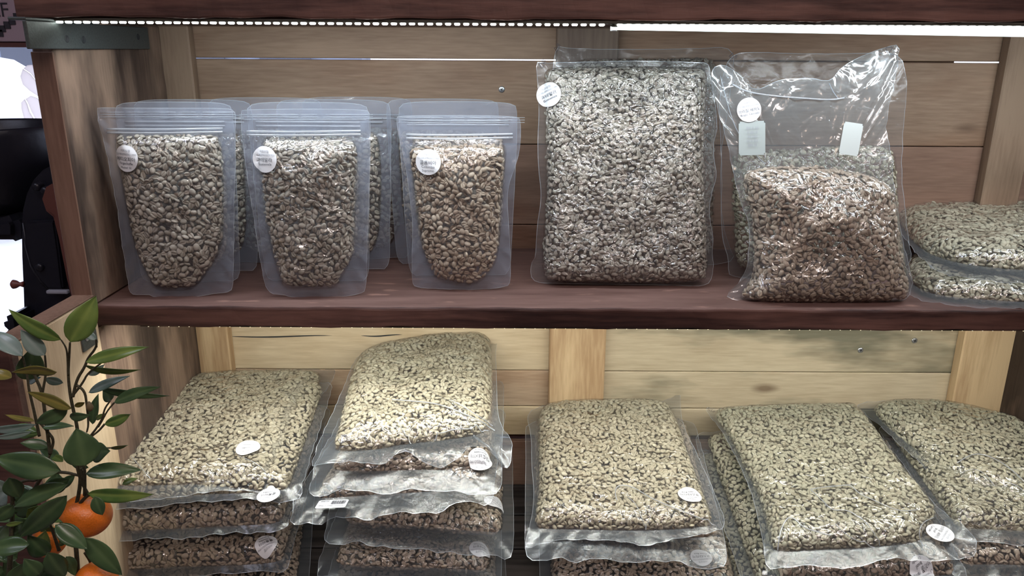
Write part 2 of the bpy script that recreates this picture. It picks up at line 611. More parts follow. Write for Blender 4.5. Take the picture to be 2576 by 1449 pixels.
prism('body', cb, 6.4, 8.0, CARW, car, bevel=0.08, smooth=False)
prism('side_window', [(-4.62, -0.42), (-4.86, -0.2), (-5.5, -0.08), (-5.9, -0.08), (-5.9, -0.42)], 6.36, 6.42, CARG, car, bevel=0.01)
for cx in (-4.4, -6.8):
    lathe('wheel', [(0.0, -0.1), (0.2, -0.1), (0.32, -0.09), (0.34, 0.0), (0.32, 0.09), (0.2, 0.1)], (cx, 6.45, FZ + 0.24), BLACKM, car, 24, Matrix.Rotation(math.pi / 2, 3, 'X'))

# sign above the window: letters and a stepped pixel band
sg = empty('wall_sign', tuple(P(20, 60, YW - 0.02)), 'pale lilac sign with dark letters EF and stepped pixel band', 'sign')
a0, a1 = P(-120, -90, YW - 0.02), P(260, 106, YW - 0.02)
box('board', (a0[0], YW - 0.03, a1[2]), (a1[0], YW - 0.005, 0.42), LILAC, sg, bevel=0.002)
SIGNK = simple('dark_sign_paint', (0.035, 0.035, 0.05), 0.6)
_tc = {}


def text2d(s, size):
    """flat text as (verts, faces), centred; from the built-in font"""
    if (s, size) in _tc:
        return _tc[(s, size)]
    cu = D.curves.new('t', 'FONT')
    cu.body = s
    cu.size = size
    cu.align_x = 'CENTER'
    cu.resolution_u = 2
    ob = D.objects.new('t', cu)
    COL.objects.link(ob)
    dg = bpy.context.evaluated_depsgraph_get()
    me = D.meshes.new_from_object(ob.evaluated_get(dg))
    v = np.array([tuple(x.co) for x in me.vertices]).reshape(-1, 3)
    f = [tuple(p.vertices) for p in me.polygons]
    D.objects.remove(ob)
    D.curves.remove(cu)
    D.meshes.remove(me)
    _tc[(s, size)] = (v, f)
    return v, f


for ch, cx in (('F', 14), ('E', -9)):
    v, f = text2d(ch, 0.056)
    c0 = P(cx, 42, YW - 0.031)
    vv = np.stack([v[:, 0] + c0[0], np.full(len(v), YW - 0.0315), v[:, 1] + c0[2]], 1)
    rel(mesh_obj('letter', vv, f, SIGNK, sg, smooth=False))
for (x0, y0, x1, y1) in [(0, 64, 12, 80), (-12, 75, 6, 92), (12, 54, 24, 72), (24, 42, 36, 62), (36, 33, 48, 50), (60, 40, 100, 51)]:
    q0, q1 = P(x0, y1, YW - 0.032), P(x1, y0, YW - 0.032)
    box('pixel_block', (q0[0], YW - 0.034, q0[2]), (q1[0], YW - 0.0302, q1[2]), SIGNK, sg, bevel=0)

# two bean-shaped decals on the window
DEC = film_mat('cream_window_decal', 0.92, haze_col=(0.85, 0.80, 0.78), rough=0.4, bstr=0.0, gl=0.1, transl=0.9)


def decal(px, label):
    c = np.mean([P(x, y, YW + 0.01) for x, y in px], axis=0)
    o = prism('window_decal', [(P(x, y, YW + 0.01)[0], P(x, y, YW + 0.01)[2]) for x, y in px], YW + 0.008, YW + 0.012, DEC, None, bevel=0)
    tag(o, label, 'decal', 'bean decals on the window')


decal([(60, 172), (70, 164), (82, 163), (96, 167), (140, 190), (150, 230), (130, 225), (105, 215), (92, 202), (78, 184)], 'upper outer half of a cream bean decal on the window')
decal([(58, 174), (76, 186), (90, 204), (102, 218), (130, 240), (135, 255), (100, 244), (75, 228), (58, 212), (52, 192)], 'lower half of the topmost cream bean decal on the window')
decal([(65, 249), (78, 241), (92, 246), (104, 258), (130, 290), (140, 320), (100, 320), (92, 303), (80, 280), (70, 256)], 'right half of the lower cream bean decal behind black hopper')
decal([(62, 250), (68, 262), (74, 282), (88, 305), (95, 320), (72, 320), (62, 300), (55, 275), (54, 258)], 'left half of the lower cream bean decal behind black hopper')

# ------------------------------------------------------------------ black grinder beside the shelf
gr = empty('coffee_grinder', (-1.0, 1.42, L_TOP), 'old black cast-iron coffee grinder with round hopper left of the shelf', 'grinder')


def xz(pts, Y):
    return [(float(P(x, y, Y)[0]), float(P(x, y, Y)[2])) for x, y in pts]


rz = float(P(0, 322, 1.42)[2])
cxh = float(P(-70, 322, 1.42)[0])
rr_ = float(P(113, 322, 1.42)[0]) - cxh
zb = float(P(0, 545, 1.42)[2])
lathe('hopper', [(rr_ * 0.9, rz - 0.03), (rr_ * 0.965, rz - 0.001), (rr_ * 0.99, rz + 0.003), (rr_ * 1.005, rz), (rr_, rz - 0.01), (rr_ * 0.99, rz - 0.06),
                 (rr_ * 0.95, (rz + zb) / 2), (rr_ * 0.84, zb + 0.035), (rr_ * 0.66, zb + 0.012), (rr_ * 0.4, zb), (0.001, zb)], (cxh, 1.42 + rr_ * 0.3, 0), BLACKM, gr, 48)
prism('housing', xz([(44, 860), (52, 800), (50, 740), (46, 650), (45, 580), (48, 530), (58, 490), (75, 455), (98, 430), (125, 416), (190, 412), (260, 440), (280, 900)], 1.36), 1.36, 1.52, BLACKM, gr, bevel=0.012)
prism('curved_back_plate', xz([(118, 470), (132, 462), (200, 450), (230, 900), (170, 900), (185, 760), (170, 700), (150, 600), (136, 545), (118, 530), (108, 500)], 1.31), 1.30, 1.345, BROWNM, gr, bevel=0.008)
prism('outlet_arm', xz([(-40, 545), (10, 545), (45, 535), (60, 560), (60, 615), (40, 600), (0, 600), (-40, 590)], 1.38), 1.36, 1.46, BLACKM, gr, bevel=0.012)
prism('foot', xz([(18, 795), (34, 787), (60, 780), (70, 860), (28, 850), (40, 832), (22, 815)], 1.33), 1.31, 1.40, BLACKM, gr, bevel=0.008)
tube('cover_rim', [P(x, y, 1.352) for x, y in [(58, 560), (66, 620), (80, 670), (100, 705), (122, 725)]], 0.0022, BLACKM, gr)
prism('cover_plate', xz([(62, 558), (138, 555), (150, 640), (160, 727), (124, 727), (98, 700), (78, 660), (66, 610)], 1.345), 1.342, 1.36, BLACKM, gr, bevel=0.003)
box('drawer_tray', (P(120, 738, 1.34)[0], 1.335, P(120, 738, 1.34)[2]), (P(172, 728, 1.34)[0], 1.345, P(120, 729, 1.34)[2]), simple('pale_tray', (0.35, 0.36, 0.42), 0.4), gr)
for (x, y) in [(92, 470), (100, 672), (113, 480)]:
    lathe('bolt', [(0.0, -0.004), (0.006, -0.004), (0.0075, 0.0), (0.0075, 0.012)], P(x, y, 1.34), BLACKM, gr, 12, Matrix.Rotation(math.pi / 2, 3, 'X') @ Matrix.Rotation(math.pi, 3, 'X'))
kp = P(28, 715, 1.34)
tube('drawer_knob', [kp, kp + np.array([0.004, 0, 0]), kp + np.array([0.009, 0, 0]), kp + np.array([0.016, 0, 0]), kp + np.array([0.022, 0, 0])], [0.004, 0.0085, 0.0075, 0.0035, 0.0055], KNOBM, gr, 14)

# ------------------------------------------------------------------ the shelving unit
U = empty('wooden_shelving_unit', (XL, YF, L_TOP), 'reclaimed wood shelving unit with dark red boards and plank back', 'shelving unit')


def jz(py, px=900, Y=YB):
    return float(P(px, py, Y)[2])


XLo = XL - 0.026
# back planks, one board each
zs = [U_BOT + 0.0, jz(149), jz(361), jz(563), S_TOP - 0.002]
box('gap_light_blocker', (float(P(1402, 149, YB)[0]), YB + 0.0185, jz(160)), (float(P(2420, 149, YB)[0]), YB + 0.03, jz(138)), PINE_PINK, U)  # unseen strips added behind the planks to block daylight through the gaps
box('gap_light_blocker', (XLo, YB + 0.0185, jz(370)), (XR, YB + 0.03, jz(352)), PINE_PINK, U)
box('gap_light_blocker', (XLo, YB + 0.0185, jz(573)), (XR, YB + 0.03, jz(555)), PINE_PINK, U)
box('gap_light_blocker', (XLo, YB + 0.0185, jz(1110)), (XR, YB + 0.03, jz(840)), PINE_PINK, U)
mats = [PINE, PINE, PINE_PINK, PINE_PINK]
gaps = [0.0013, 0.0004, 0.0004]
for i in range(4):
    top = zs[i] - (0.0008 if i else 0)
    bot = zs[i + 1] + ((0.0012 if i == 0 else 0.0004) if i < 3 else 0)
    box('plank', (XLo, YB, bot), (XR, YB + 0.018, top), mats[i], U, bevel=0.0012)
zl = [S_BOT, jz(930), jz(1020), jz(1095), jz(1112)]
zr = [S_BOT, jz(931), jz(1024), jz(1095), jz(1112)]
for (x0, x1, zz, ms) in [(XLo, 0.13, zl, [PINE_PALE, PINE_MID, PINE_PALE]), (0.1305, XR, zr, [PINE_GREY, PINE_GREY, PINE_GREY])]:
    for i in range(3):
        box('plank', (x0, YB, zz[i + 1] + (0.0005 if i < 2 else 0.002)), (x1, YB + 0.018, zz[i] - 0.0005), ms[i], U, bevel=0.0015)
box('plank', (XLo, YB + 0.006, L_TOP), (XR, YB + 0.02, jz(1112)), PINE_PINK, U)
# split crack lines as thin dark grooves (knife-thin real checks) on the pale plank
for (xa, xb, py) in [(575, 835, 846), (908, 1012, 844)]:
    V, F = [], []
    n = 14
    for i in range(n):
        t = i / (n - 1)
        px = xa + (xb - xa) * t
        w = 0.0011 * math.sin(math.pi * t) ** 0.6 + 0.0001
        c = P(px, py + 2 * math.sin(t * 5), YB - 0.0004)
        V += [(c[0], c[1], c[2] - w), (c[0], c[1], c[2] + w)]
        if i:
            F.append((2 * i - 2, 2 * i, 2 * i + 1, 2 * i - 1))
    rel(mesh_obj('wood_crack', V, F, HOLE, U, smooth=False))
# upright battens in front of the planks
YT = YB - 0.022


def batten(x0, x1, y, z0, z1, mat):
    a, b_ = P(x0, y, YT)[0], P(x1, y, YT)[0]
    box('batten', (a, YT, z0), (b_, YB - 0.0005, z1), mat, U, bevel=0.002)


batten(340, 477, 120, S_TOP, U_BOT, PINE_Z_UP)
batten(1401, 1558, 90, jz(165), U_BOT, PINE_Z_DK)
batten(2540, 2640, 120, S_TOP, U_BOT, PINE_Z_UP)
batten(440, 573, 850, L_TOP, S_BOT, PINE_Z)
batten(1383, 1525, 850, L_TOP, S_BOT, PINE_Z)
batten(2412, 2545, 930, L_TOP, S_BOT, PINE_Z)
# side boards
box('side_board', (XLo, YF, S_TOP), (XL, YT - 0.0005, U_BOT), POST, U, bevel=0.003, sub=14, noise=0.0006)
box('side_board_edge', (XLo - 0.0, YF - 0.002, S_TOP), (XL - 0.001, YF + 0.0005, U_BOT - 0.036), POST_FRONT, U, bevel=0.0008)
box('side_board', (XL - 0.03, YF - 0.02, L_TOP - 0.3), (XL, YT - 0.0005, S_BOT), POST, U, bevel=0.002)
box('side_board', (XR, YF - 0.15, L_TOP - 0.3), (XR + 0.03, YB, U_BOT), POST, U, bevel=0.002)
# thick lower side panel that reaches forward of the shelf
pfy = 0.745
pz = -0.291
box('side_panel', (XL - 0.024, pfy, -1.2), (XL + 0.0008, YF - 0.001, pz), PANEL, U, bevel=0.002)
box('side_panel_end', (XL - 0.085, pfy - 0.014, -1.2), (XL + 0.001, pfy - 0.0005, pz - 0.001), RED_DK, U, bevel=0.002)
box('side_panel_cap', (XL - 0.025, pfy - 0.014, pz + 0.0004), (XL + 0.0012, YF - 0.001, pz + 0.003), POST_FRONT, U, bevel=0.001)
# shelf boards


def shelf(name, x0, x1, y0, y1, z0, z1, mt, mf, nse=0.0012):
    o = box(name, (x0, y0 + 0.004, z0), (x1, y1, z1), mt, U, bevel=0.0015)
    e = box(name + '_edge', (x0 + 0.0005, y0 - 0.002, z0 + 0.0005), (x1, y0 + 0.0038, z1 - 0.0002), mf, U, bevel=0.0025, sub=90, noise=nse, seg=2)
    return o


SHX0 = XL - 0.0
shelf('middle_shelf_board', XL - 0.026, XR, YF, YB, S_BOT, S_TOP, RED, RED_DK)
TX0 = float(P(42, 40, YF)[0])
shelf('top_board', TX0, XR + 0.04, YF, YB + 0.02, U_BOT, U_BOT + 0.045, RED, RED_DK, 0.0015)
shelf('bottom_board', XL, XR, 0.74, YB + 0.02, L_TOP - 0.03, L_TOP, FLOORW, RED_DK)
for i in range(5):
    box('floor_slat', (XL + 0.001, 0.75 + i * 0.09, L_TOP + 0.0005), (XR - 0.001, 0.75 + i * 0.09 + 0.086, L_TOP + 0.005), FLOORW, U, bevel=0.002)
# steel bracket bars
bb = box('steel_bracket', (XL + 0.0006, 0.848, -0.002), (XL + 0.005, 1.128, 0.0265), STEEL, U, bevel=0.0008)
box('bracket_flange', (XL - 0.014, 0.848, 0.0268), (XL + 0.005, 1.0, 0.0298), STEEL, bb, bevel=0.0008)
for (x, y) in [(168, 98), (210, 100), (347, 93)]:
    c = PX(x, y, XL + 0.005)
    lathe('screw_hole', [(0.0001, 0.0002), (0.0028, 0.0002), (0.0036, 0.0008), (0.0042, 0.0003)], c, HOLE, bb, 16, Matrix.Rotation(math.pi / 2, 3, 'Y'))
c0, c1 = PX(203, 880, XL + 0.002), PX(243, 838, XL + 0.002)
b2 = box('corner_bracket', (XL + 0.001, c0[1] + 0.004, float(PX(222, 878, XL + 0.002)[2])), (XL + 0.0035, c1[1] - 0.002, float(PX(222, 836, XL + 0.002)[2])), STEEL, U, bevel=0.0006)
sc_ = PX(219, 851, XL + 0.004)
lathe('screw', [(0.0001, 0.0022), (0.0022, 0.0018), (0.0034, 0.0004), (0.0036, 0.0)], sc_, SCREW, b2, 16, Matrix.Rotation(math.pi / 2, 3, 'Y'))
for (x, y, Y) in [(1262, 225, YB), (2165, 881, YB), (2301, 857, YB)]:
    c = P(x, y, Y - 0.0005)
    s = lathe('screw', [(0.0001, 0.0008), (0.0034, 0.0010), (0.0046, 0.0004), (0.0048, 0.0)], c, SCREW, U, 18, Matrix.Rotation(math.pi / 2, 3, 'X'))
    for ang in (0.5, 0.5 + math.pi / 2):
        w, h = 0.0026, 0.0005
        m = Matrix.Rotation(ang, 3, 'Y')
        vv = [tuple(Vector(c) + m @ Vector(q)) for q in [(-w, -0.0013, -h), (w, -0.0013, -h), (w, -0.0013, h), (-w, -0.0013, h)]]
        rel(mesh_obj('screw_slot', vv, [(0, 1, 2, 3)], HOLE, s, smooth=False))

# ------------------------------------------------------------------ LED strips and tube
ls = empty('led_strip_light', (0.15, YF + 0.004, U_BOT - 0.001), 'white LED tape with glowing dots under the top board', 'LED strip')
box('tape', (float(P(122, 52, YF + 0.006)[0]), YF + 0.0005, U_BOT - 0.0035), (0.80, YF + 0.010, U_BOT - 0.0005), TAPE, ls, bevel=0.0004)
chip = None
x0c = 149
for i in range(107):
    px = x0c + i * 22.75
    if 1515 < px < 1545:
        continue
    p = P(px, 51 + (px - 149) * 0.0052, YF + 0.003)
    if chip is None:
        chip = box('led_chip', (p[0] - 0.0031, YF + 0.0005, U_BOT - 0.0058), (p[0] + 0.0031, YF + 0.006, U_BOT - 0.0033), LEDCHIP, ls, bevel=0.0009)
        cx0 = p[0]
    else:
        c = chip.copy()
        COL.objects.link(c)
        c.location.x = chip.location.x + (p[0] - cx0)
ls2 = empty('led_strip_light', (0.15, YF + 0.004, S_BOT - 0.001), 'warm LED tape tucked under the middle shelf edge', 'LED strip')
box('tape', (XL + 0.05, YF + 0.002, S_BOT - 0.0008), (0.80, YF + 0.010, S_BOT - 0.0003), TAPE, ls2, bevel=0.0002)
chip2 = None
for i in range(100):
    x = XL + 0.06 + i * 0.0126
    if x > 0.79:
        break
    if chip2 is None:
        chip2 = box('led_chip', (x - 0.0008, YF + 0.0025, S_BOT - 0.0013), (x + 0.0008, YF + 0.0065, S_BOT - 0.0006), LEDCHIP_W, ls2, bevel=0.0003)
        cx0 = x
    else:
        c = chip2.copy()
        COL.objects.link(c)
        c.location.x = chip2.location.x + (x - cx0)
tl_ = empty('tube_lamp', (0.5, YF + 0.02, U_BOT - 0.01), 'long white glowing tube lamp under right half of top board', 'lamp')
q0, q1 = P(1550, 67, YF + 0.016), P(2640, 80, YF + 0.010)
tube('lamp_tube', [q0, q0 * 0.5 + q1 * 0.5, q1], [0.0036, 0.0048, 0.0060], TUBEM, tl_, 14)
tube('end_cap', [q0 - np.array([0.006, 0, 0]), q0 + np.array([0.001, 0, 0])], 0.0048, simple('white_plastic_cap', (0.55, 0.56, 0.56), 0.4), tl_, 14)
for px in (1536,):
    p = P(px, 60, YF + 0.006)
    tube('connector', [p, p + np.array([0.01, 0, 0])], 0.003, TAPE, ls, 8)

# ------------------------------------------------------------------ bean meshes
S_HI = [(0, 0.10), (0.55, 0.95), (2.0, 1.05), (3.25, 0.35), (3.05, -1.1), (1.75, -2.25), (0, -2.65), (-1.75, -2.25), (-3.05, -1.1), (-3.25, 0.35), (-2.0, 1.05), (-0.55, 0.95)]
S_LO = [(0, 0.8), (2.9, 0.5), (2.3, -1.7), (0, -2.5), (-2.3, -1.7), (-2.9, 0.5)]


def bean_geo(sec, xs, L=4.45, bend=0.0, w=1.0, h=1.0, groove=True):
    V, F, C = [], [], []
    n = len(sec)
    V.append((-L, 0, -0.6 * h))
    C.append(0)
    for x in xs:
        s = math.sqrt(max(0.0, 1 - (x / L) ** 2))
        for k, (y, z) in enumerate(sec):
            V.append((x, y * s * w + bend * (1 - (x / L) ** 2), (z + 0.6) * (s if z < 0.5 else s ** 0.7) * h - 0.6 * h))
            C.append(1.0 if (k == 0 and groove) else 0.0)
    V.append((L, 0, -0.6 * h))
    C.append(0)
    for k in range(n):
        F.append((0, 1 + (k + 1) % n, 1 + k))
    for i in range(len(xs) - 1):
        for k in range(n):
            a = 1 + i * n + k
            b = 1 + i * n + (k + 1) % n
            F.append((a, b, b + n))
            F.append((a, b + n, a + n))
    e = 1 + (len(xs) - 1) * n
    last = len(V) - 1
    for k in range(n):
        F.append((last, e + k, e + (k + 1) % n))
    return np.array(V) * 0.001, np.array(F), np.array(C)


VARS = [bean_geo(S_HI, (-3.95, -2.5, 0, 2.5, 3.95), 4.45, b, w, h) for b, w, h in [(0.15, 1.06, 1.0), (-0.3, 0.98, 1.05), (0.1, 1.14, 0.95), (0.3, 0.94, 1.0)]]
VARS_LO = [bean_geo(S_LO, (-3.4, 0, 3.4), 4.45, 0.2, 1.1, 1.1)]


def beans_mesh(name, pos, rot, scl, var, geos, mat):
    Vs, Fs, Ts, Cs = [], [], [], []
    off = 0
    for vi, (gv, gf, gc) in enumerate(geos):
        idx = np.nonzero(var % len(geos) == vi)[0]
        if len(idx) == 0:
            continue
        v = np.einsum('mij,vj->mvi', rot[idx], gv) * scl[idx, None, None] + pos[idx][:, None, :]
        m, k = len(idx), len(gv)
        Vs.append(v.reshape(-1, 3))
        Fs.append((gf[None] + (np.arange(m) * k)[:, None, None] + off).reshape(-1, 3))
        Ts.append(np.repeat(rng.random(m), k))
        Cs.append(np.tile(gc, m))
        off += m * k
    V = np.concatenate(Vs)
    F = np.concatenate(Fs)
    me = D.meshes.new(name)
    me.vertices.add(len(V))
    me.vertices.foreach_set('co', V.astype(np.float32).ravel())
    me.loops.add(len(F) * 3)
    me.loops.foreach_set('vertex_index', F.astype(np.int32).ravel())
    me.polygons.add(len(F))
    me.polygons.foreach_set('loop_start', (np.arange(len(F)) * 3).astype(np.int32))
    me.polygons.foreach_set('loop_total', np.full(len(F), 3, dtype=np.int32))
    me.update(calc_edges=True)
    me.shade_smooth()
    a = me.attributes.new('tint', 'FLOAT', 'POINT')
    a.data.foreach_set('value', np.concatenate(Ts).astype(np.float32))
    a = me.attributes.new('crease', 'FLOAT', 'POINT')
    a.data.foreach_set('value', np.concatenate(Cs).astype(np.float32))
    me.materials.append(mat)
    return me


_single = {}


def single_bean(vi, mat):
    k = (vi, mat.name)
    if k not in _single:
        gv, gf, gc = VARS[vi]
        me = D.meshes.new('coffee_bean')
        me.from_pydata(gv.tolist(), [], gf.tolist())
        me.shade_smooth()
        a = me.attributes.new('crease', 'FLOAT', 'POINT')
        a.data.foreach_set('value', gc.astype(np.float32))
        me.materials.append(mat)
        _single[k] = me
    return _single[k]


# ------------------------------------------------------------------ bag builder
def chaikin(p, it=2):
    p = np.asarray(p, float)
    for _ in range(it):
        q = np.roll(p, -1, axis=0)
        p = np.stack([p * 0.75 + q * 0.25, p * 0.25 + q * 0.75], 1).reshape(-1, 2)
    return p


def resample(p, n):
    q = np.vstack([p, p[:1]])
    s = np.r_[0, np.cumsum(np.linalg.norm(np.diff(q, axis=0), axis=1))]
    t = np.linspace(0, s[-1], n, endpoint=False)
    return np.stack([np.interp(t, s, q[:, 0]), np.interp(t, s, q[:, 1])], 1)


def sdist(pts, poly):
    a = poly
    b = np.roll(poly, -1, axis=0)
    ab = b - a
    out = np.empty(len(pts))
    for i in range(0, len(pts), 4000):
        p = pts[i:i + 4000]
        ap = p[:, None] - a[None]
        t = np.clip((ap * ab[None]).sum(-1) / np.maximum((ab * ab).sum(-1), 1e-12)[None], 0, 1)
        d = ap - t[..., None] * ab[None]
        out[i:i + 4000] = np.sqrt((d * d).sum(-1)).min(1)
    return out


def inside(pts, poly):
    x, y = pts[:, 0], pts[:, 1]
    c = np.zeros(len(pts), bool)
    n = len(poly)
    for i in range(n):
        x1, y1 = poly[i]
        x2, y2 = poly[(i + 1) % n]
        m = ((y1 > y) != (y2 > y))
        if y1 != y2:
            c ^= m & (x < (x2 - x1) * (y - y1) / (y2 - y1) + x1)
    return c


def star_cast(c, ang, poly):
    """farthest hit of a ray from c at angle ang with the polygon"""
    d = np.stack([np.cos(ang), np.sin(ang)], 1)
    a = poly - c
    b = np.roll(poly, -1, axis=0) - c
    e = b - a
    den = d[:, None, 0] * e[None, :, 1] - d[:, None, 1] * e[None, :, 0]
    den = np.where(abs(den) < 1e-12, 1e-12, den)
    t = (a[None, :, 0] * e[None, :, 1] - a[None, :, 1] * e[None, :, 0]) / den
    u = (a[None, :, 0] * d[:, None, 1] - a[None, :, 1] * d[:, None, 0]) / den
    ok = (t > 0) & (u >= -1e-9) & (u <= 1 + 1e-9)
    t = np.where(ok, t, -1).max(1)
    return c + d * t[:, None]


def poisson(pos, dmin, limit=None):
    grid = {}
    keep = []
    inv = 1.0 / dmin
    d2 = dmin * dmin
    cells = np.floor(pos * inv).astype(int)
    P_ = pos.tolist()
    Cc = cells.tolist()
    nb = [(i, j, k) for i in (-1, 0, 1) for j in (-1, 0, 1) for k in (-1, 0, 1)]
    for i, (p, c) in enumerate(zip(P_, Cc)):
        ok = True
        cx, cy, cz = c
        for (a, b, e) in nb:
            L = grid.get((cx + a, cy + b, cz + e))
            if L:
                for q in L:
                    if (p[0] - q[0]) ** 2 + (p[1] - q[1]) ** 2 + (p[2] - q[2]) ** 2 < d2:
                        ok = False
                        break
                if not ok:
                    break
        if ok:
            grid.setdefault((cx, cy, cz), []).append(p)
            keep.append(i)
    return np.array(keep, int)


class Bag:
    """A filled film bag. plane: three (px,py,Y) points -> local x/y metres; outlines in local metres."""

    def __init__(s, name, label, group, A, B, C, outer, inner, T, Tb=None, R=0.045, pixels=True, bean=BEAN_PALE, film=FILM,
                 seal=SEAL, N=150, wave=0.0015, lump=0.0015, n_single=0, layer2=True, dmin=0.0055, cat='coffee bag', wl=0.03, bulge_bottom=0.0, seed=0,
                 crown=0.0, cull=-0.25, beanscale=1.0, droop=0.0, skip_beans=False, film_rings=20, fold=None):
        A, B, C = map(np.asarray, (A, B, C))
        s.ex = (B - A) / np.linalg.norm(B - A)
        n = np.cross(s.ex, C - A)
        n /= np.linalg.norm(n)
        s.n = n
        s.ey = np.cross(n, s.ex)
        # n = ex x (up) ; make it face the camera (camera at the origin)
        s.o = A
        if np.dot(n, -A) < 0:
            s.n = -n
        s.T, s.Tb, s.R, s.lump, s.seed, s.crown = T, (T if Tb is None else Tb), R, lump, seed, crown
        s.fold = fold
        r = random.Random(seed)
        s.ph = [r.uniform(0, 6.28) for _ in range(8)]
        if pixels:
            outer = [s.unproj(x, y) for x, y in outer]
            inner = [s.unproj(x, y) for x, y in inner]
        outer = chaikin(outer, 3)
        inner = chaikin(inner, 2)
        s.c = inner.mean(0)
        s.out = resample(outer, N)
        ang = np.arctan2(s.out[:, 1] - s.c[1], s.out[:, 0] - s.c[0])
        s.inn = star_cast(s.c, ang, inner)
        # keep the fill inside the sheet
        ro = np.linalg.norm(s.out - s.c, axis=1)
        ri = np.linalg.norm(s.inn - s.c, axis=1)
        f = np.minimum(1, (ro - 0.0015) / np.maximum(ri, 1e-6))
        s.inn = s.c + (s.inn - s.c) * f[:, None]
        s.W = np.ptp(s.out[:, 0])
        s.H = np.ptp(s.out[:, 1])
        base = s.o + s.ex * 0
        s.root = empty(name, tuple(s.world(np.array([[s.c[0], s.out[:, 1].min()]]), np.zeros(1))[0]), label, cat, group)
        # --- films
        NR = film_rings

        def grid(rs, side):
            pts = np.concatenate([s.c + (s.inn - s.c) * r_ for r_ in rs] + [s.c[None]])
            h = s.height(pts, side)
            V = s.world(pts, h)
            F = []
            for i in range(len(rs) - 1):
                for k in range(N):
                    k2 = (k + 1) % N
                    F.append((i * N + k, i * N + k2, (i + 1) * N + k2, (i + 1) * N + k))
            last = len(rs) * N
            i = (len(rs) - 1) * N
            for k in range(N):
                F.append((i + k, i + (k + 1) % N, last))
            return V, F
        rs = list(1 - np.linspace(0, 1, NR, endpoint=False) ** 1.5)
        V, F = grid(rs, 1)
        s.film = rel(mesh_obj('film', V, F, film, s.root))
        rsb = list(1 - np.linspace(0, 1, max(8, NR // 2), endpoint=False) ** 1.5)
        Vb, Fb = grid(rsb, -1)
        s.back = rel(mesh_obj('back_film', Vb, [f[::-1] for f in Fb], FILM_BACK, s.root))
        # --- sealed border
        TS = [0, 0.3, 0.6, None, 1.0]
        K = 4
        pts, hh = [], []
        per = np.arange(N) / N
        L = np.linalg.norm(s.out - s.inn, axis=1)
        perim = np.r_[0, np.cumsum(np.linalg.norm(np.diff(s.out, axis=0), axis=1))]
        wv = np.sin(perim / wl * 6.28 + s.ph[0]) * 0.6 + np.sin(perim / (wl * 0.43) * 6.28 + s.ph[1]) * 0.4 + 0.5 * np.sin(perim / (wl * 2.6) * 6.28 + s.ph[2])
        for i in range(K + 1):
            t = TS[i]
            if t is None:
                t = np.clip(1 - 0.0008 / np.maximum(L, 1e-4), 0.6, 0.995)
                q = s.inn + (s.out - s.inn) * t[:, None]
            else:
                q = s.inn + (s.out - s.inn) * t
            pts.append(q)
            hh.append(wave * wv * t * np.minimum(1, L / 0.008) + s.ring_h(q, t) - droop * t * L * (q[:, 1] < s.inn[:, 1].min() + 0.004))
        pts = np.concatenate(pts)
        hh = np.concatenate(hh)
        Vs = s.world(pts, hh)
        Fs = []
        for i in range(K):
            for k in range(N):
                k2 = (k + 1) % N
                Fs.append((i * N + k, (i + 1) * N + k, (i + 1) * N + k2, i * N + k2))
        s.seal = rel(mesh_obj('sealed_border', Vs, Fs, seal, s.root))
        s.seal.data.materials.append(EDGE)
        mi = np.zeros(len(Fs), np.int32)
        mi[(K - 1) * N:] = 1
        s.seal.data.polygons.foreach_set('material_index', mi)
        if not skip_beans:
            s.fill(V, F, Vb, Fb, bean, n_single, layer2, dmin, cull, beanscale)

    def ring_h(s, q, t):
        return 0.0

    def unproj(s, px, py, h=0.0):
        d = ray(px, py)
        o = s.o + s.n * h
        t = np.dot(o, s.n) / np.dot(d, s.n)
        w = d * t - s.o
        return (np.dot(w, s.ex), np.dot(w, s.ey))

    def height(s, pts, side):
        d = sdist(pts, s.inn)
        t = np.clip(d / s.R, 0, 1)
        prof = np.sqrt(np.maximum(0, 1 - (1 - t) ** 2))
        x, y = pts[:, 0], pts[:, 1]
        p = s.ph
        lum = (np.sin(x * 70 + p[0] + 2 * np.sin(y * 31 + p[1])) + np.sin(y * 83 + p[2] + 2 * np.sin(x * 41 + p[3])) + 0.6 * np.sin((x + y) * 150 + p[4])) * s.lump * t
        T = s.T if side > 0 else s.Tb
        h = T * prof + lum
        if s.crown and side > 0:
            h = h + s.crown * np.clip(d / (min(s.W, s.H) * 0.5), 0, 1)
        if s.fold is not None and side > 0:
            h = h + s.fold(x, y) * t
        return h if side > 0 else -h

    def world(s, pts, h):
        return s.o + pts[:, :1] * s.ex + pts[:, 1:2] * s.ey + np.asarray(h)[:, None] * s.n

    def fill(s, V, F, Vb, Fb, mat, n_single, layer2, dmin, cull, bs):
        def tri(V, F, flip):
            T = []
            for f in F:
                T.append((f[0], f[1], f[2]))
                if len(f) == 4:
                    T.append((f[0], f[2], f[3]))
            T = np.array(T)
            a, b, c = V[T[:, 0]], V[T[:, 1]], V[T[:, 2]]
            n = np.cross(b - a, c - a)
            ar = np.linalg.norm(n, axis=1)
            ok = ar > 1e-12
            a, b, c, n, ar = a[ok], b[ok], c[ok], n[ok], ar[ok]
            n = n / ar[:, None]
            sg_ = np.sign((n @ s.n))
            sg_[sg_ == 0] = 1
            n = n * sg_[:, None] * (1 if not flip else -1)
            return a, b, c, n, ar
        Aa = [tri(V, F, False), tri(Vb, Fb, True)]
        a, b, c, n, ar = [np.concatenate(z) for z in zip(*Aa)]
        vis = (n * (-a)).sum(1) / np.linalg.norm(a, axis=1) > cull
        a, b, c, n, ar = a[vis], b[vis], c[vis], n[vis], ar[vis]
        A = ar.sum() / 2
        out = []
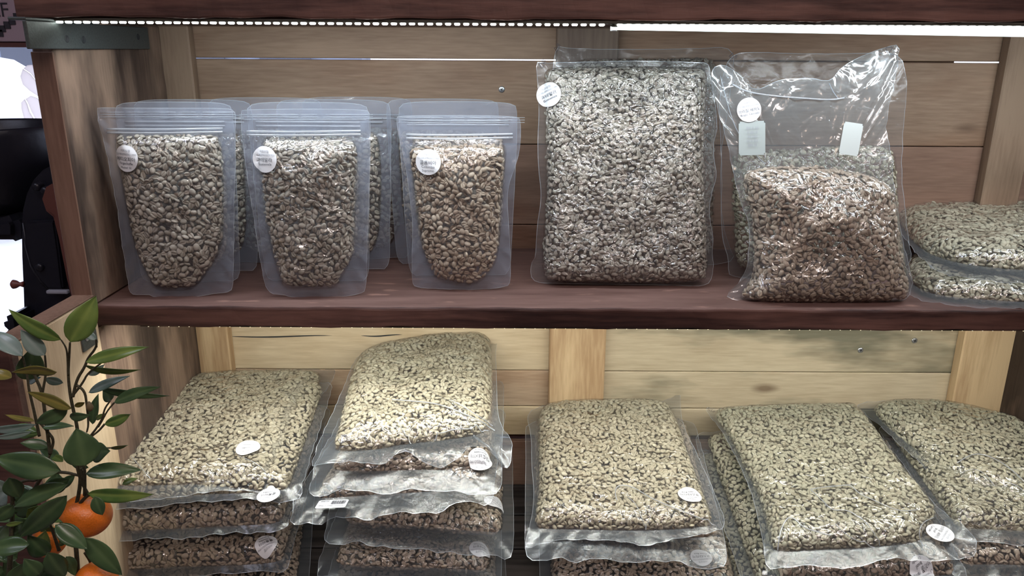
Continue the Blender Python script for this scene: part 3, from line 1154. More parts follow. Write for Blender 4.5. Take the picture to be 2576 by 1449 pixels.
        for layer in ((0, 1) if layer2 else (0,)):
            m = int(A / (dmin ** 2) * (7.0 if layer == 0 else 3.5))
            ti = rng.choice(len(ar), m, p=ar / ar.sum())
            u, v = rng.random(m), rng.random(m)
            fl = u + v > 1
            u[fl], v[fl] = 1 - u[fl], 1 - v[fl]
            p = a[ti] + (b - a)[ti] * u[:, None] + (c - a)[ti] * v[:, None]
            nn = n[ti]
            off = (0.0028 + rng.random(m) * 0.0014) if layer == 0 else 0.0066 + rng.random(m) * 0.001
            p = p - nn * (off * bs if layer == 0 else off)[:, None]
            # inside test: stay off the thin rim and between both films
            w = p - s.o
            loc = np.stack([w @ s.ex, w @ s.ey], 1)
            hgt = w @ s.n
            hf, hb = s.height(loc, 1), s.height(loc, -1)
            ins = inside(loc, s.inn)
            ok = ins & (hgt < hf - 0.0018) & (hgt > hb + 0.0018)
            p, nn, off = p[ok], nn[ok], off[ok]
            k = poisson(p, dmin * (1.0 if layer == 0 else 1.05))
            out.append((p[k], nn[k]))
        wl_ = np.array(parent_loc(s.root))
        for li, (p, nn) in enumerate(out):
            m = len(p)
            if m == 0:
                continue
            t = rng.normal(size=(m, 3))
            t -= (t * nn).sum(1)[:, None] * nn
            t /= np.linalg.norm(t, axis=1)[:, None]
            bt = np.cross(nn, t)
            ch = rng.random(m)
            roll = np.where(ch < 0.46, rng.normal(0, 0.30, m), np.where(ch < 0.88, math.pi + rng.normal(0, 0.4, m), np.sign(rng.random(m) - 0.5) * (math.pi / 2 + rng.normal(0, 0.35, m))))
            cr, sr = np.cos(roll)[:, None], np.sin(roll)[:, None]
            y2 = bt * cr + nn * sr
            z2 = -bt * sr + nn * cr
            pit = rng.normal(0, 0.28, m)
            cp, sp = np.cos(pit)[:, None], np.sin(pit)[:, None]
            # tilt the long axis slightly in or out of the surface
            x3 = t * cp + nn * sp
            y3 = y2 - (y2 * x3).sum(1)[:, None] * x3
            y3 /= np.linalg.norm(y3, axis=1)[:, None]
            z3 = np.cross(x3, y3)
            rot = np.stack([x3, y3, z3], axis=2)
            scl = rng.uniform(0.84, 1.08, m) * bs
            var = rng.integers(0, len(VARS), m)
            if li == 0 and n_single:
                cd = np.linalg.norm(p, axis=1)
                fac = (nn * (-p)).sum(1) / cd
                # in the frame and large in the photo
                q = p @ CMn
                px = 1288 + FPX * q[:, 0] / -q[:, 2]
                py = 724.5 - FPX * q[:, 1] / -q[:, 2]
                score = np.where((px > 0) & (px < 2576) & (py > 0) & (py < 1449), np.clip(fac, 0, 1) / cd ** 2, -1)
                order = np.argsort(-score)[:n_single]
                sel = np.zeros(m, bool)
                sel[order] = True
                for i in order:
                    o = D.objects.new('coffee_bean', single_bean(int(var[i]), mat))
                    COL.objects.link(o)
                    o.parent = s.root
                    M = Matrix(rot[i].tolist()).to_4x4() @ Matrix.Scale(float(scl[i]), 4)
                    M.translation = Vector((p[i] - wl_).tolist())
                    o.matrix_local = M
                r_ = ~sel
                p, rot, scl, var = p[r_], rot[r_], scl[r_], var[r_]
                if len(p) == 0:
                    continue
            me = beans_mesh('coffee_beans', p - wl_, rot, scl, var, VARS if li == 0 else VARS_LO, mat)
            o = D.objects.new('coffee_beans' if li == 0 else 'inner_coffee_beans', me)
            COL.objects.link(o)
            o.parent = s.root
            o['kind'] = 'stuff'

    # --- things printed and stuck on the front (or the inside of the back)
    def at(s, px, py, side=1):
        h = s.T
        for _ in range(8):
            loc = np.array([s.unproj(px, py, h)])
            if inside(loc, s.inn)[0]:
                hn = s.height(loc, side)[0]
            else:
                hn = 0.0015 * side
            h = 0.5 * h + 0.5 * hn
        return loc[0]

    def patch(s, loc, R2, q, lift, side=1):
        pts = loc + q @ R2.T
        ins = inside(pts, s.inn)
        h = np.where(ins, s.height(pts, side), 0.0030 * side)
        return s.world(pts, h + lift)

    def sticker(s, px, py, rad, rot_deg, lines=(), flip=False, name='sticker', mat=None, side=1, rad2=None):
        loc = s.at(px, py, side)
        a = math.radians(rot_deg)
        R2 = np.array([[math.cos(a), -math.sin(a)], [math.sin(a), math.cos(a)]])
        V, F = [(0, 0)], []
        n, K = 40, 5
        for i in range(1, K + 1):
            for k in range(n):
                th = 2 * math.pi * k / n
                V.append((rad * i / K * math.cos(th), (rad2 or rad) * i / K * math.sin(th)))
        for k in range(n):
            F.append((0, 1 + k, 1 + (k + 1) % n))
        for i in range(K - 1):
            for k in range(n):
                aa = 1 + i * n + k
                bb_ = 1 + i * n + (k + 1) % n
                F.append((aa, aa + n, bb_ + n, bb_))
        W = s.patch(loc, R2, np.array(V), 0.0012, side)
        st_ = rel(mesh_obj(name, W, F, mat or PAPER, s.root))
        s._print(st_, loc, R2, lines, rad, side)
        return st_

    def _print(s, st_, loc, R2, lines, rad, side=1, fit=True):
        for (txt, size, yy, ink, *xo) in lines:
            v, f = text2d(txt, size * rad)
            if len(v) == 0:
                continue
            half = max(0.3, math.sqrt(max(0.05, 0.86 - (abs(yy) + size * 0.2) ** 2))) * rad if fit else 1e9
            k_ = min(1.0, half / max(1e-6, np.abs(v[:, 0]).max()))
            q = np.stack([v[:, 0] * k_ + (xo[0] if xo else 0.0), v[:, 1] * max(k_, 0.8) + yy * rad], 1)
            W = s.patch(loc, R2, q, 0.0019, side)
            rel(mesh_obj('printed_text', W, f, ink, st_, smooth=False))

    def rect(s, px, py, w, h, rot_deg, mat, name='sticker', lines=(), lift=0.0012, side=1, nx=24, ny=16, bars=None):
        loc = s.at(px, py, side)
        a = math.radians(rot_deg)
        R2 = np.array([[math.cos(a), -math.sin(a)], [math.sin(a), math.cos(a)]])
        rc = min(w, h) * 0.1
        V, F = [], []
        for j in range(ny + 1):
            for i in range(nx + 1):
                x = (i / nx - 0.5) * w
                y = (j / ny - 0.5) * h
                if i in (0, nx) and j in (0, ny):
                    x *= 1 - rc / w * 1.2
                    y *= 1 - rc / h * 1.2
                V.append((x, y))
        for j in range(ny):
            for i in range(nx):
                k = j * (nx + 1) + i
                F.append((k, k + 1, k + nx + 2, k + nx + 1))
        W = s.patch(loc, R2, np.array(V), lift * (1 if side > 0 else -1) if side > 0 else 0.0012, side)
        st_ = rel(mesh_obj(name, W, F, mat, s.root))
        s._print(st_, loc, R2, lines, h * 0.5, side, False)
        if bars:
            x0, x1, y0, y1 = bars
            rr = random.Random(3)
            x = x0
            V, F = [], []
            while x < x1:
                bw = rr.choice([0.0004, 0.0006, 0.001])
                b = len(V)
                V += [(x, y0), (x + bw, y0), (x + bw, y1), (x, y1)]
                F.append((b, b + 1, b + 2, b + 3))
                x += bw + rr.choice([0.0005, 0.0008])
            W = s.patch(loc, R2, np.array(V), 0.0019, side)
            o = rel(mesh_obj('barcode', W, F, INK, st_, smooth=False))
            o['kind'] = 'stuff'
        return st_


def lab(kor, *eng, soft=1.0):
    """the round sticker's lines: shop name on top, origin below"""
    L = [('커피상점', 0.22, 0.52, INK_GREY), ('CLUBESPRESSO1990', 0.205, 0.27, INK_GREY), (kor, 0.36, -0.16, INK)]
    y = -0.44
    for e in eng:
        L.append((e, 0.27, y, INK))
        y -= 0.30
    return L


def standing(pl, pr, lean=0.012, up=0.2, z=S_TOP + 0.001):
    A = PZ(*pl, z)
    B = PZ(*pr, z)
    return A, B, A + np.array([0, lean, up])


# ---- front pouches (traced outlines, each at its own place on the shelf)
POUCH_KW = dict(T=0.019, Tb=0.019, R=0.042, seal=SEAL_POUCH, cat='coffee pouch', lump=0.0012)


def zipper(b, x0, x1, y, gap=9, n=2):
    z = None
    for i in range(n):
        pts = []
        for t in np.linspace(0, 1, 14):
            loc = np.array([b.unproj(x0 + (x1 - x0) * t, y + i * gap + 1.5 * math.sin(t * 4))])
            pts.append(b.world(loc, np.array([0.0025]))[0])
        z = tube('zip_ridge', pts, 0.0013, ZIPM, b.root, 8)
    # pressed lines of the header seal
    for i in range(3):
        pts = []
        for t in np.linspace(0, 1, 14):
            loc = np.array([b.unproj(x0 - 20 + (x1 - x0 + 50) * t, y - 42 + i * 6)])
            pts.append(b.world(loc, np.array([0.0006 + 0.0004 * math.sin(t * 9 + i)]))[0])
        tube('header_crease', pts, 0.00035, ZIPM, b.root, 5)
    return z


A, B, C = standing((335, 745), (575, 742))
p1 = Bag('coffee_pouch', 'clear stand-up pouch of green coffee beans nearest the left side board', 'pouches in the front row', A, B, C,
         [(243, 272), (246, 270), (330, 271), (480, 271), (570, 272), (590, 276), (594, 300), (592, 400), (589, 560), (588, 725), (575, 736), (540, 739), (470, 750), (385, 748), (380, 741), (335, 743), (322, 728), (300, 560), (272, 400), (250, 320)],
         [(290, 338), (300, 336), (430, 334), (550, 336), (556, 360), (563, 420), (563, 560), (560, 625), (525, 680), (495, 722), (470, 726), (385, 724), (372, 690), (345, 640), (325, 560), (305, 450), (292, 380)],
         bean=BEAN_GREY, n_single=300, seed=1, **POUCH_KW)
zipper(p1, 272, 562, 324)
p1.sticker(317, 399, 0.0158, -4, lab('에티오피아', 'Yirgacheffe', 'Washed  G1'))
A, B, C = standing((700, 746), (905, 743))
p2 = Bag('coffee_pouch', 'clear stand-up pouch of green coffee beans, middle of the front three', 'pouches in the front row', A, B, C,
         [(604, 280), (612, 275), (760, 273), (920, 275), (933, 282), (932, 420), (925, 560), (923, 725), (910, 742), (800, 750), (724, 748), (716, 741), (672, 739), (660, 690), (652, 640), (633, 520), (612, 380)],
         [(665, 352), (680, 349), (780, 348), (890, 352), (898, 370), (900, 420), (895, 520), (894, 600), (886, 650), (852, 715), (840, 722), (720, 724), (708, 715), (690, 660), (668, 560), (655, 450), (650, 400), (655, 370)],
         bean=BEAN_GREY, n_single=300, seed=2, film=FILM_LOOSE, **POUCH_KW)
zipper(p2, 622, 908, 330)
p2.sticker(665, 401, 0.0158, 0, lab('과테말라', 'Guatemala'))
A, B, C = standing((1050, 728), (1270, 728))
p3 = Bag('coffee_pouch', 'clear stand-up pouch of browner coffee beans with crooked edges, front row beside big bag', 'pouches in the front row', A, B, C,
         [(996, 296), (1003, 291), (1150, 289), (1300, 292), (1311, 300), (1309, 380), (1294, 424), (1275, 480), (1280, 560), (1285, 640), (1285, 712), (1275, 722), (1200, 730), (1130, 728), (1045, 724), (1036, 715), (1036, 640), (1038, 560), (1029, 480), (1017, 400), (1002, 340)],
         [(1030, 366), (1100, 360), (1265, 358), (1276, 375), (1270, 424), (1262, 520), (1256, 640), (1240, 674), (1210, 708), (1180, 716), (1105, 704), (1090, 690), (1066, 648), (1050, 560), (1038, 448), (1028, 390)],
         bean=BEAN_BROWN, n_single=300, seed=3, **POUCH_KW)
zipper(p3, 1022, 1290, 338)
p3.sticker(1077, 408, 0.0158, -2, lab('콜롬비아', 'Colombia', 'Supremo'))

# ---- pouches behind them (same make, placed on the shelf in metres)


def back_pouch(cx, Y, yaw, label, seed, bean=BEAN_GREY, w=0.158, h=0.236, lean=0.01):
    c, s_ = math.cos(yaw), math.sin(yaw)
    A = np.array([cx - w / 2 * c, Y - w / 2 * s_, S_TOP + 0.001])
    B = np.array([cx + w / 2 * c, Y + w / 2 * s_, S_TOP + 0.001])
    C = A + np.array([0, lean, 0.2])
    wb = 0.009
    outer = [(wb, 0.0), (0.03, 0.004), (w / 2, -0.0), (w - 0.03, 0.004), (w - wb, 0.002), (w - wb + 0.002, 0.06), (w - 0.003, 0.14), (w, h - 0.01), (w - 0.006, h), (w / 2, h + 0.001), (0.006, h), (0, h - 0.01), (0.003, 0.14), (wb - 0.003, 0.06)]
    inner = [(0.045, 0.014), (w - 0.045, 0.014), (w - 0.026, 0.04), (w - 0.020, 0.07), (w - 0.016, 0.14), (w - 0.018, 0.19), (w - 0.03, 0.195), (0.03, 0.195), (0.016, 0.19), (0.016, 0.14), (0.020, 0.07), (0.026, 0.04)]
    b = Bag('coffee_pouch', label, 'pouches standing behind the front row', A, B, C, outer, inner, T=0.013, Tb=0.013, R=0.035, pixels=False, bean=bean, seal=SEAL_POUCH, N=90,
            lump=0.001, seed=seed, film_rings=12, layer2=False, cat='coffee pouch', dmin=0.0058)
    for i in range(2):
        pts = [b.world(np.array([[0.012 + (w - 0.024) * t, 0.207 + i * 0.005]]), np.array([0.002]))[0] for t in np.linspace(0, 1, 8)]
        tube('zip_ridge', pts, 0.0012, ZIPM, b.root, 6)
    return b


back_pouch(-0.430, 0.995, 0.02, 'pouch directly behind the leftmost front pouch, only its right edge showing', 11, w=0.150)
back_pouch(-0.426, 1.045, 0.02, 'pouch with its glinting top edge showing above the leftmost front pouch', 12)
back_pouch(-0.345, 1.095, 0.03, 'dim rearmost pouch seen through the gap between left and middle front pouches', 13)
back_pouch(-0.262, 1.000, -0.02, 'pouch directly behind the middle front pouch, showing a narrow right edge', 14)
back_pouch(-0.243, 1.060, -0.05, 'leaning pouch third in the row behind the middle front pouch', 15)
back_pouch(-0.222, 1.120, 0.0, 'rearmost pouch near planks whose wide top shows right of the middle pouch', 16)
back_pouch(-0.072, 1.030, 0.02, 'pouch directly behind the front pouch of browner beans, right edge showing', 17, BEAN_BROWN)
back_pouch(-0.098, 1.090, -0.02, 'pouch at the back whose beans show left of the browner front pouch', 18, BEAN_BROWN)

# ---- large standing bags
A, B, C = standing((1345, 716), (1780, 718), lean=0.03)
g1 = Bag('coffee_bag', 'large vacuum bag of green coffee standing upright with glossy wrinkled film', 'large bags on the middle shelf', A, B, C,
         [(1347, 153), (1360, 158), (1450, 156), (1600, 152), (1740, 156), (1786, 158), (1786, 180), (1800, 263), (1806, 330), (1792, 369), (1805, 446), (1790, 485), (1783, 543), (1795, 591), (1792, 640), (1797, 669), (1787, 722), (1700, 718), (1550, 716), (1400, 714), (1334, 711), (1335, 659), (1347, 655), (1350, 567), (1363, 495), (1353, 420), (1352, 350), (1356, 277), (1352, 200)],
         [(1372, 174), (1400, 168), (1600, 166), (1765, 168), (1776, 178), (1778, 205), (1772, 350), (1774, 495), (1780, 600), (1780, 690), (1770, 711), (1600, 713), (1400, 711), (1366, 700), (1362, 640), (1368, 591), (1373, 446), (1370, 301), (1367, 200)],
         T=0.024, Tb=0.024, R=0.030, bean=BEAN_GREY, film=FILM_VAC, seal=SEAL_DIM, n_single=300, seed=21, lump=0.0012, wave=0.002)
g1.sticker(1380, 238, 0.0152, 22, lab('과테말라', 'Guatemala'))
A, B, C = standing((1392, 668), (1852, 668), lean=0.035)
g1b = Bag('coffee_bag', 'large vacuum bag standing behind the upright wrinkled bag, dark top edge showing', 'large bags on the middle shelf', A, B, C,
          [(1393, 112), (1420, 122), (1600, 124), (1760, 122), (1850, 115), (1842, 200), (1828, 300), (1812, 400), (1816, 560), (1835, 620), (1856, 668), (1600, 668), (1395, 668), (1380, 500), (1385, 300)],
          [(1406, 146), (1600, 146), (1790, 142), (1806, 160), (1800, 400), (1796, 640), (1780, 655), (1420, 655), (1405, 640), (1400, 300)],
          T=0.020, Tb=0.018, R=0.030, bean=BEAN_GREY, film=FILM_VAC, seal=SEAL_DIM, seed=22, layer2=False, N=110, film_rings=14)
A, B, C = standing((1835, 700), (2300, 700), lean=0.03)
g2b = Bag('coffee_bag', 'large bag standing behind the half-empty bag, dark crumpled top showing', 'large bags on the middle shelf', A, B, C,
          [(1828, 135), (1900, 130), (2050, 136), (2200, 132), (2272, 135), (2284, 220), (2265, 400), (2280, 560), (2302, 700), (2000, 702), (1822, 700), (1838, 660), (1812, 600), (1816, 400), (1806, 260)],
          [(1838, 400), (1850, 380), (2000, 370), (2200, 362), (2248, 372), (2254, 420), (2262, 560), (2262, 660), (2240, 680), (1880, 682), (1848, 668), (1842, 560)],
          T=0.018, Tb=0.018, R=0.03, bean=BEAN_OLIVE, film=FILM_VAC, seal=SEAL_DIM, seed=23, layer2=False, N=110, film_rings=14)
A, B, C = standing((1850, 752), (2280, 756), lean=0.045)


def fold2(x, y):
    return 0.004 * np.sin(y * 60 + x * 20)


g2 = Bag('coffee_bag', 'large half-empty bag with two pointed ears and loose clear top', 'large bags on the middle shelf', A, B, C,
         [(1787, 196), (1794, 165), (1826, 163), (1857, 181), (1888, 220), (1908, 228), (1949, 203), (2000, 195), (2056, 197), (2087, 208), (2117, 167), (2169, 139), (2240, 114), (2268, 112), (2252, 203), (2233, 275), (2231, 346), (2243, 387), (2250, 469), (2264, 571), (2277, 622), (2298, 719), (2283, 760), (2169, 769), (1964, 769), (1862, 757), (1817, 748), (1874, 700), (1884, 622), (1886, 560), (1860, 509), (1836, 387), (1810, 290)],
         [(1866, 436), (1885, 422), (1950, 414), (2015, 414), (2117, 422), (2200, 444), (2240, 466), (2250, 500), (2259, 571), (2271, 647), (2286, 735), (2270, 758), (2117, 763), (1888, 763), (1856, 748), (1876, 715), (1893, 693), (1892, 571), (1877, 509), (1868, 470)],
         T=0.038, Tb=0.026, R=0.062, bean=BEAN_BROWN, film=FILM_LOOSE, seal=SEAL_CLEAR, n_single=300, seed=24, lump=0.002, wave=0.003, fold=fold2)
g2.sticker(1883, 277, 0.0150, 12, lab('브리질 세하도', 'Brazil  Cerrado'))
g2.rect(2139, 350, 0.024, 0.040, -8, simple('blank_white_tag', (0.46, 0.50, 0.50), 0.4), name='blank_tag')
g2.rect(1891, 348, 0.033, 0.042, 2, PAPER_GREY, name='rear_label',
        lines=[('|||||| ||| |||||', 0.17, 0.55, INK_GREY), ('||| |||||| |||', 0.17, 0.3, INK_GREY), ('||||| |||||||', 0.17, 0.05, INK_GREY), ('|||| ||| ||||||', 0.17, -0.2, INK_GREY), ('||||||| ||||', 0.17, -0.45, INK_GREY)], lift=0.0002)
# printed press mark in the upper right ear, and the bag necks' crease lines


def crease(b, pts, r=0.0006, h=0.002, mat=None):  # whitish ridge along a fold; its bright glint is put into the colour
    q = []
    P0 = chaikin_open(pts)
    for x, y in P0:
        loc = b.at(x, y)
        L = np.array([loc])
        hh = b.height(L, 1)[0] if inside(L, b.inn)[0] else 0.0
        q.append(b.world(L, np.array([hh + h]))[0])
    return tube('film_crease', q, [r * 0.3] + [r] * (len(q) - 2) + [r * 0.3], mat or ZIPM, b.root, 6)


def chaikin_open(p, it=2):
    p = np.asarray(p, float)
    for _ in range(it):
        q = np.empty((2 * (len(p) - 1) + 2, 2))
        q[0] = p[0]
        q[-1] = p[-1]
        q[1:-1:2] = p[:-1] * 0.75 + p[1:] * 0.25
        q[2:-1:2] = p[:-1] * 0.25 + p[1:] * 0.75
        p = q
    return p


crease(g2, [(1842, 212), (1880, 232), (1950, 242), (2020, 247), (2090, 252), (2125, 246)], 0.0010)
crease(g2, [(1898, 380), (1905, 395), (1925, 412)], 0.0006)
crease(g2, [(1868, 355), (1840, 300), (1812, 190)], 0.0005)
crease(g2, [(2085, 208), (2095, 230), (2110, 250)], 0.0005)



def press_mark(b, px, py, size, rot):
    """the small black triangle mark printed in a corner of the film"""
    loc = b.at(px, py)
    a = math.radians(rot)
    R2 = np.array([[math.cos(a), -math.sin(a)], [math.sin(a), math.cos(a)]])
    V, F = [], []

    def stroke(p, q, w=0.0005):
        p, q = np.array(p, float) * size, np.array(q, float) * size
        d = (q - p) / np.linalg.norm(q - p)
        n = np.array([-d[1], d[0]]) * w * 0.5
        k = len(V)
        V.extend([p - n, q - n, q + n, p + n])
        F.append((k, k + 1, k + 2, k + 3))
    stroke((-0.5, -0.45), (-0.08, 0.42))
    stroke((0.06, 0.45), (0.5, -0.40))
    stroke((0.40, -0.52), (-0.38, -0.52))
    stroke((-0.2, 0.30), (0.05, 0.5))
    stroke((0.55, -0.2), (0.5, -0.48))
    for i in range(3):
        stroke((0.75 + i * 0.18, -0.4), (0.75 + i * 0.18, 0.4), 0.0004)
    W = b.patch(loc, R2, np.array(V), 0.0012)
    rel(mesh_obj('printed_mark', W, F, INK, b.root, smooth=False))


press_mark(g1, 1361, 164, 0.0065, 60)
press_mark(g1b, 1399, 124, 0.0065, 60)
press_mark(g2b, 1840, 140, 0.0060, -20)
press_mark(g2, 2236, 124, 0.0080, -60)
# ---- flat bags at the right of the middle shelf
f2 = Bag('coffee_bag', 'lower of two flat coffee bags lying at the right of middle shelf', 'flat bags on the middle shelf', PZ(2320, 766, S_TOP + 0.009), PZ(2740, 782, S_TOP + 0.009), PZ(2320, 690, S_TOP + 0.011),
         [(2270, 716), (2290, 740), (2318, 758), (2400, 770), (2576, 778), (2760, 786), (2820, 700), (2700, 628), (2500, 620), (2300, 628), (2250, 660)],
         [(2285, 700), (2300, 720), (2350, 742), (2450, 752), (2576, 760), (2740, 768), (2790, 700), (2680, 640), (2500, 632), (2310, 640), (2275, 668)],
         T=0.018, Tb=0.008, R=0.02, bean=BEAN_OLIVE, seal=SEAL, film=FILM_LOOSE, n_single=0, seed=31, droop=0.0)
f1 = Bag('coffee_bag', 'upper of two flat coffee bags lying at the right of middle shelf', 'flat bags on the middle shelf', PZ(2330, 672, S_TOP + 0.038), PZ(2740, 694, S_TOP + 0.040), PZ(2330, 600, S_TOP + 0.046),
         [(2250, 560), (2275, 600), (2300, 630), (2322, 658), (2380, 682), (2480, 698), (2576, 704), (2780, 715), (2800, 600), (2700, 530), (2500, 520), (2300, 524), (2240, 535)],
         [(2262, 560), (2290, 600), (2330, 636), (2400, 660), (2480, 672), (2576, 680), (2740, 690), (2770, 600), (2690, 540), (2500, 526), (2310, 530), (2255, 540)],
         T=0.026, Tb=0.012, R=0.04, bean=BEAN_OLIVE, seal=SEAL, film=FILM_LOOSE, n_single=300, seed=32, droop=0.1)

# ------------------------------------------------------------------ lower bay: stacked flat bags


def lying(yf, yb, bl, br, tl):
    return P(*bl, yf), P(*br, yf), P(*tl, yb)


def quad(tl, tr, br, bl, k=12, amp=3.0, seed=0, m=(0.05, 0.05, 0.07, 0.03)):
    """outer and inner outlines from four corner pixels, with a wavy front hem"""
    r = random.Random(seed)

    def lerp(a, b, t):
        return (a[0] + (b[0] - a[0]) * t, a[1] + (b[1] - a[1]) * t)

    def uv(u, v):
        a = lerp(bl, br, u)
        b = lerp(tl, tr, u)
        return lerp(a, b, v)
    out = []
    for i in range(k + 1):
        x, y = uv(i / k, 0)
        out.append((x, y + (r.uniform(-amp, amp) if 0 < i < k else 0)))
    for i in range(1, 6):
        x, y = uv(1, i / 6)
        out.append((x + r.uniform(-2, 2), y))
    for i in range(6, -1, -1):
        out.append(uv(i / 6, 1))
    for i in range(5, 0, -1):
        x, y = uv(0, i / 6)
        out.append((x + r.uniform(-2, 2), y))
    ml, mr, mf, mb = m
    inn = []
    for u in np.linspace(ml + 0.02, 1 - mr - 0.02, 8):
        inn.append(uv(u, mf + r.uniform(-0.006, 0.006)))
    for v in np.linspace(mf + 0.04, 1 - mb - 0.03, 6):
        inn.append(uv(1 - mr, v))
    for u in np.linspace(1 - mr - 0.03, ml + 0.03, 6):
        inn.append(uv(u, 1 - mb))
    for v in np.linspace(1 - mb - 0.03, mf + 0.04, 6):
        inn.append(uv(ml, v))
    return out, inn


def stack_bag(label, group, tl, tr, br, bl, yf, yb, seed, bean=BEAN_PALE, T=0.018, Tb=0.012, m=(0.05, 0.05, 0.07, 0.03), amp=4, film=FILM, ns=0, droop=0.4, l2=False, wave=0.002, N=120, seal=SEAL, R=0.016):
    o, i = quad(tl, tr, br, bl, seed=seed, amp=amp, m=m)
    A, B, C = lying(yf, yb, bl, br, tl)
    return Bag('coffee_bag', label, group, A, B, C, o, i, T=T, Tb=Tb, R=R, bean=bean, film=film, seal=seal, seed=seed, n_single=ns, droop=droop, layer2=l2, wave=wave, N=N, film_rings=14)


G1, G2, G3, G4, G5 = ('left stack of bags behind the citrus tree', 'tall stack of bags left of centre', 'stack of bags right of centre', 'bags beside the right hand stack', 'stack of bags in the right corner')
# left stack, from the bottom up
stack_bag('bottom bag of the leftmost stack, cut off by the picture edge', G1, (450, 1170), (800, 1165), (770, 1530), (190, 1540), 0.86, 1.17, 41, BEAN_BROWN)
b = stack_bag('fourth bag down in the leftmost stack, round sticker at its front right', G1, (460, 1085), (820, 1080), (722, 1432), (205, 1455), 0.865, 1.17, 42, BEAN_BROWN, T=0.020, film=FILM_LOOSE, m=(0.04, 0.03, 0.05, 0.03), R=0.014)
b.sticker(669, 1366, 0.0145, 212, lab('콜롬비아', 'Colombia', 'Supremo'))
stack_bag('third bag down in the leftmost stack, crumpled hazy front seal', G1, (470, 1025), (838, 1022), (716, 1330), (215, 1358), 0.865, 1.17, 43, BEAN_BROWN, T=0.020, film=FILM_LOOSE, m=(0.04, 0.03, 0.05, 0.03), R=0.014)
b = stack_bag('second bag down in the leftmost stack, its right edge sticking out beneath the top bag', G1, (480, 968), (842, 960), (752, 1245), (250, 1275), 0.868, 1.175, 44, BEAN_PALE, T=0.016, m=(0.04, 0.06, 0.05, 0.03), R=0.014)
b.sticker(676, 1249, 0.0145, 185, lab('콜롬비아', 'Colombia'))
A, B, C = lying(0.87, 1.17, (213, 1238), (705, 1238), (469, 952))
t1 = Bag('coffee_bag', 'top bag of the leftmost stack, pale beans and a blurred white oval sticker', G1, A, B, C,
         [(469, 944), (578, 936), (678, 933), (800, 928), (832, 920), (849, 938), (812, 994), (758, 1041), (738, 1090), (721, 1141), (708, 1200), (703, 1241), (680, 1236), (634, 1226), (547, 1230), (460, 1239), (352, 1251), (243, 1246), (208, 1232), (240, 1180), (287, 1115), (374, 1037)],
         [(474, 950), (582, 941), (700, 940), (810, 938), (806, 968), (752, 1024), (732, 1098), (702, 1150), (686, 1205), (640, 1214), (547, 1218), (343, 1222), (232, 1224), (250, 1190), (284, 1141), (352, 1063), (417, 998)],
         T=0.018, Tb=0.008, R=0.030, bean=BEAN_PALE, seal=SEAL, film=FILM_LOOSE, n_single=300, seed=45, lump=0.001, droop=0.3)
t1.sticker(624, 1127, 0.0160, 190, [('커피상점', 0.22, 0.4, INK_GREY), ('Colombia', 0.25, 0.0, INK_GREY), ('Supremo', 0.25, -0.4, INK_GREY)])

# second stack
stack_bag('lowest bag of the tall stack, just below the picture edge', G2, (880, 1260), (1265, 1260), (1275, 1530), (800, 1530), 0.865, 1.17, 50, BEAN_BROWN)
b = stack_bag('fifth bag down in the tall stack, rounded front left corner', G2, (885, 1190), (1262, 1185), (1262, 1455), (792, 1436), 0.865, 1.17, 51, BEAN_BROWN, T=0.019, film=FILM_VAC, m=(0.09, 0.06, 0.07, 0.03))
b.sticker(1207, 1378, 0.0145, 184, lab('과테말라', 'Guatemala'))
b = stack_bag('fourth bag down in the tall stack, flat hazy front hem and tilted sticker', G2, (880, 1105), (1290, 1095), (1294, 1378), (812, 1336), 0.865, 1.17, 52, BEAN_BROWN, T=0.018, film=FILM_VAC, m=(0.09, 0.06, 0.12, 0.03))
b.sticker(1243, 1262, 0.0148, 145, lab('인도네시아', 'Indonesia', 'Mandheling'))
b = stack_bag('third bag down in the tall stack, price sticker with barcode on its front hem', G2, (885, 1035), (1275, 1030), (1236, 1250), (716, 1288), 0.850, 1.17, 53, BEAN_BROWN, T=0.018, film=FILM_LOOSE, m=(0.11, 0.04, 0.115, 0.03), amp=9)
b.rect(836, 1272, 0.039, 0.020, 176, PAPER, name='price_sticker', lines=[('22,500', 0.42, -0.72, INK, 0.0105), ('Indone. Man 1.5kg(', 0.42, 0.42, INK, 0.0)], bars=(-0.017, 0.001, -0.0068, 0.0018))
b = stack_bag('second bag down in the tall stack, white sticker printed upside down', G2, (900, 965), (1268, 955), (1262, 1212), (768, 1215), 0.865, 1.17, 54, BEAN_BROWN, T=0.018, film=FILM_LOOSE, m=(0.1, 0.06, 0.12, 0.03), amp=8)
b.sticker(1208, 1150, 0.0155, 182, lab('인도네시아', 'Indonesia', 'Mandheling  G1'))
A, B, C = lying(0.865, 1.17, (782, 1160), (1275, 1160), (904, 885))
t2 = Bag('coffee_bag', 'top bag of the tall stack, tilted up towards the shelf with bright glare', G2, A, B, C,
         [(900, 882), (982, 866), (1134, 842), (1254, 842), (1246, 885), (1250, 950), (1252, 1063), (1284, 1098), (1292, 1124), (1275, 1165), (1255, 1140), (1238, 1122), (1178, 1124), (1112, 1164), (1069, 1154), (1017, 1126), (990, 1140), (960, 1164), (874, 1151), (780, 1164), (784, 1148), (817, 1080), (862, 981)],
         [(906, 892), (1004, 867), (1156, 850), (1230, 852), (1238, 872), (1240, 950), (1240, 1046), (1225, 1085), (1180, 1100), (1073, 1112), (1000, 1120), (960, 1130), (845, 1138), (838, 1120), (848, 1089), (866, 1011), (884, 941)],
         T=0.026, Tb=0.008, R=0.045, bean=BEAN_PALE, seal=SEAL, film=FILM_LOOSE, n_single=300, seed=55, lump=0.0018, droop=0.2)

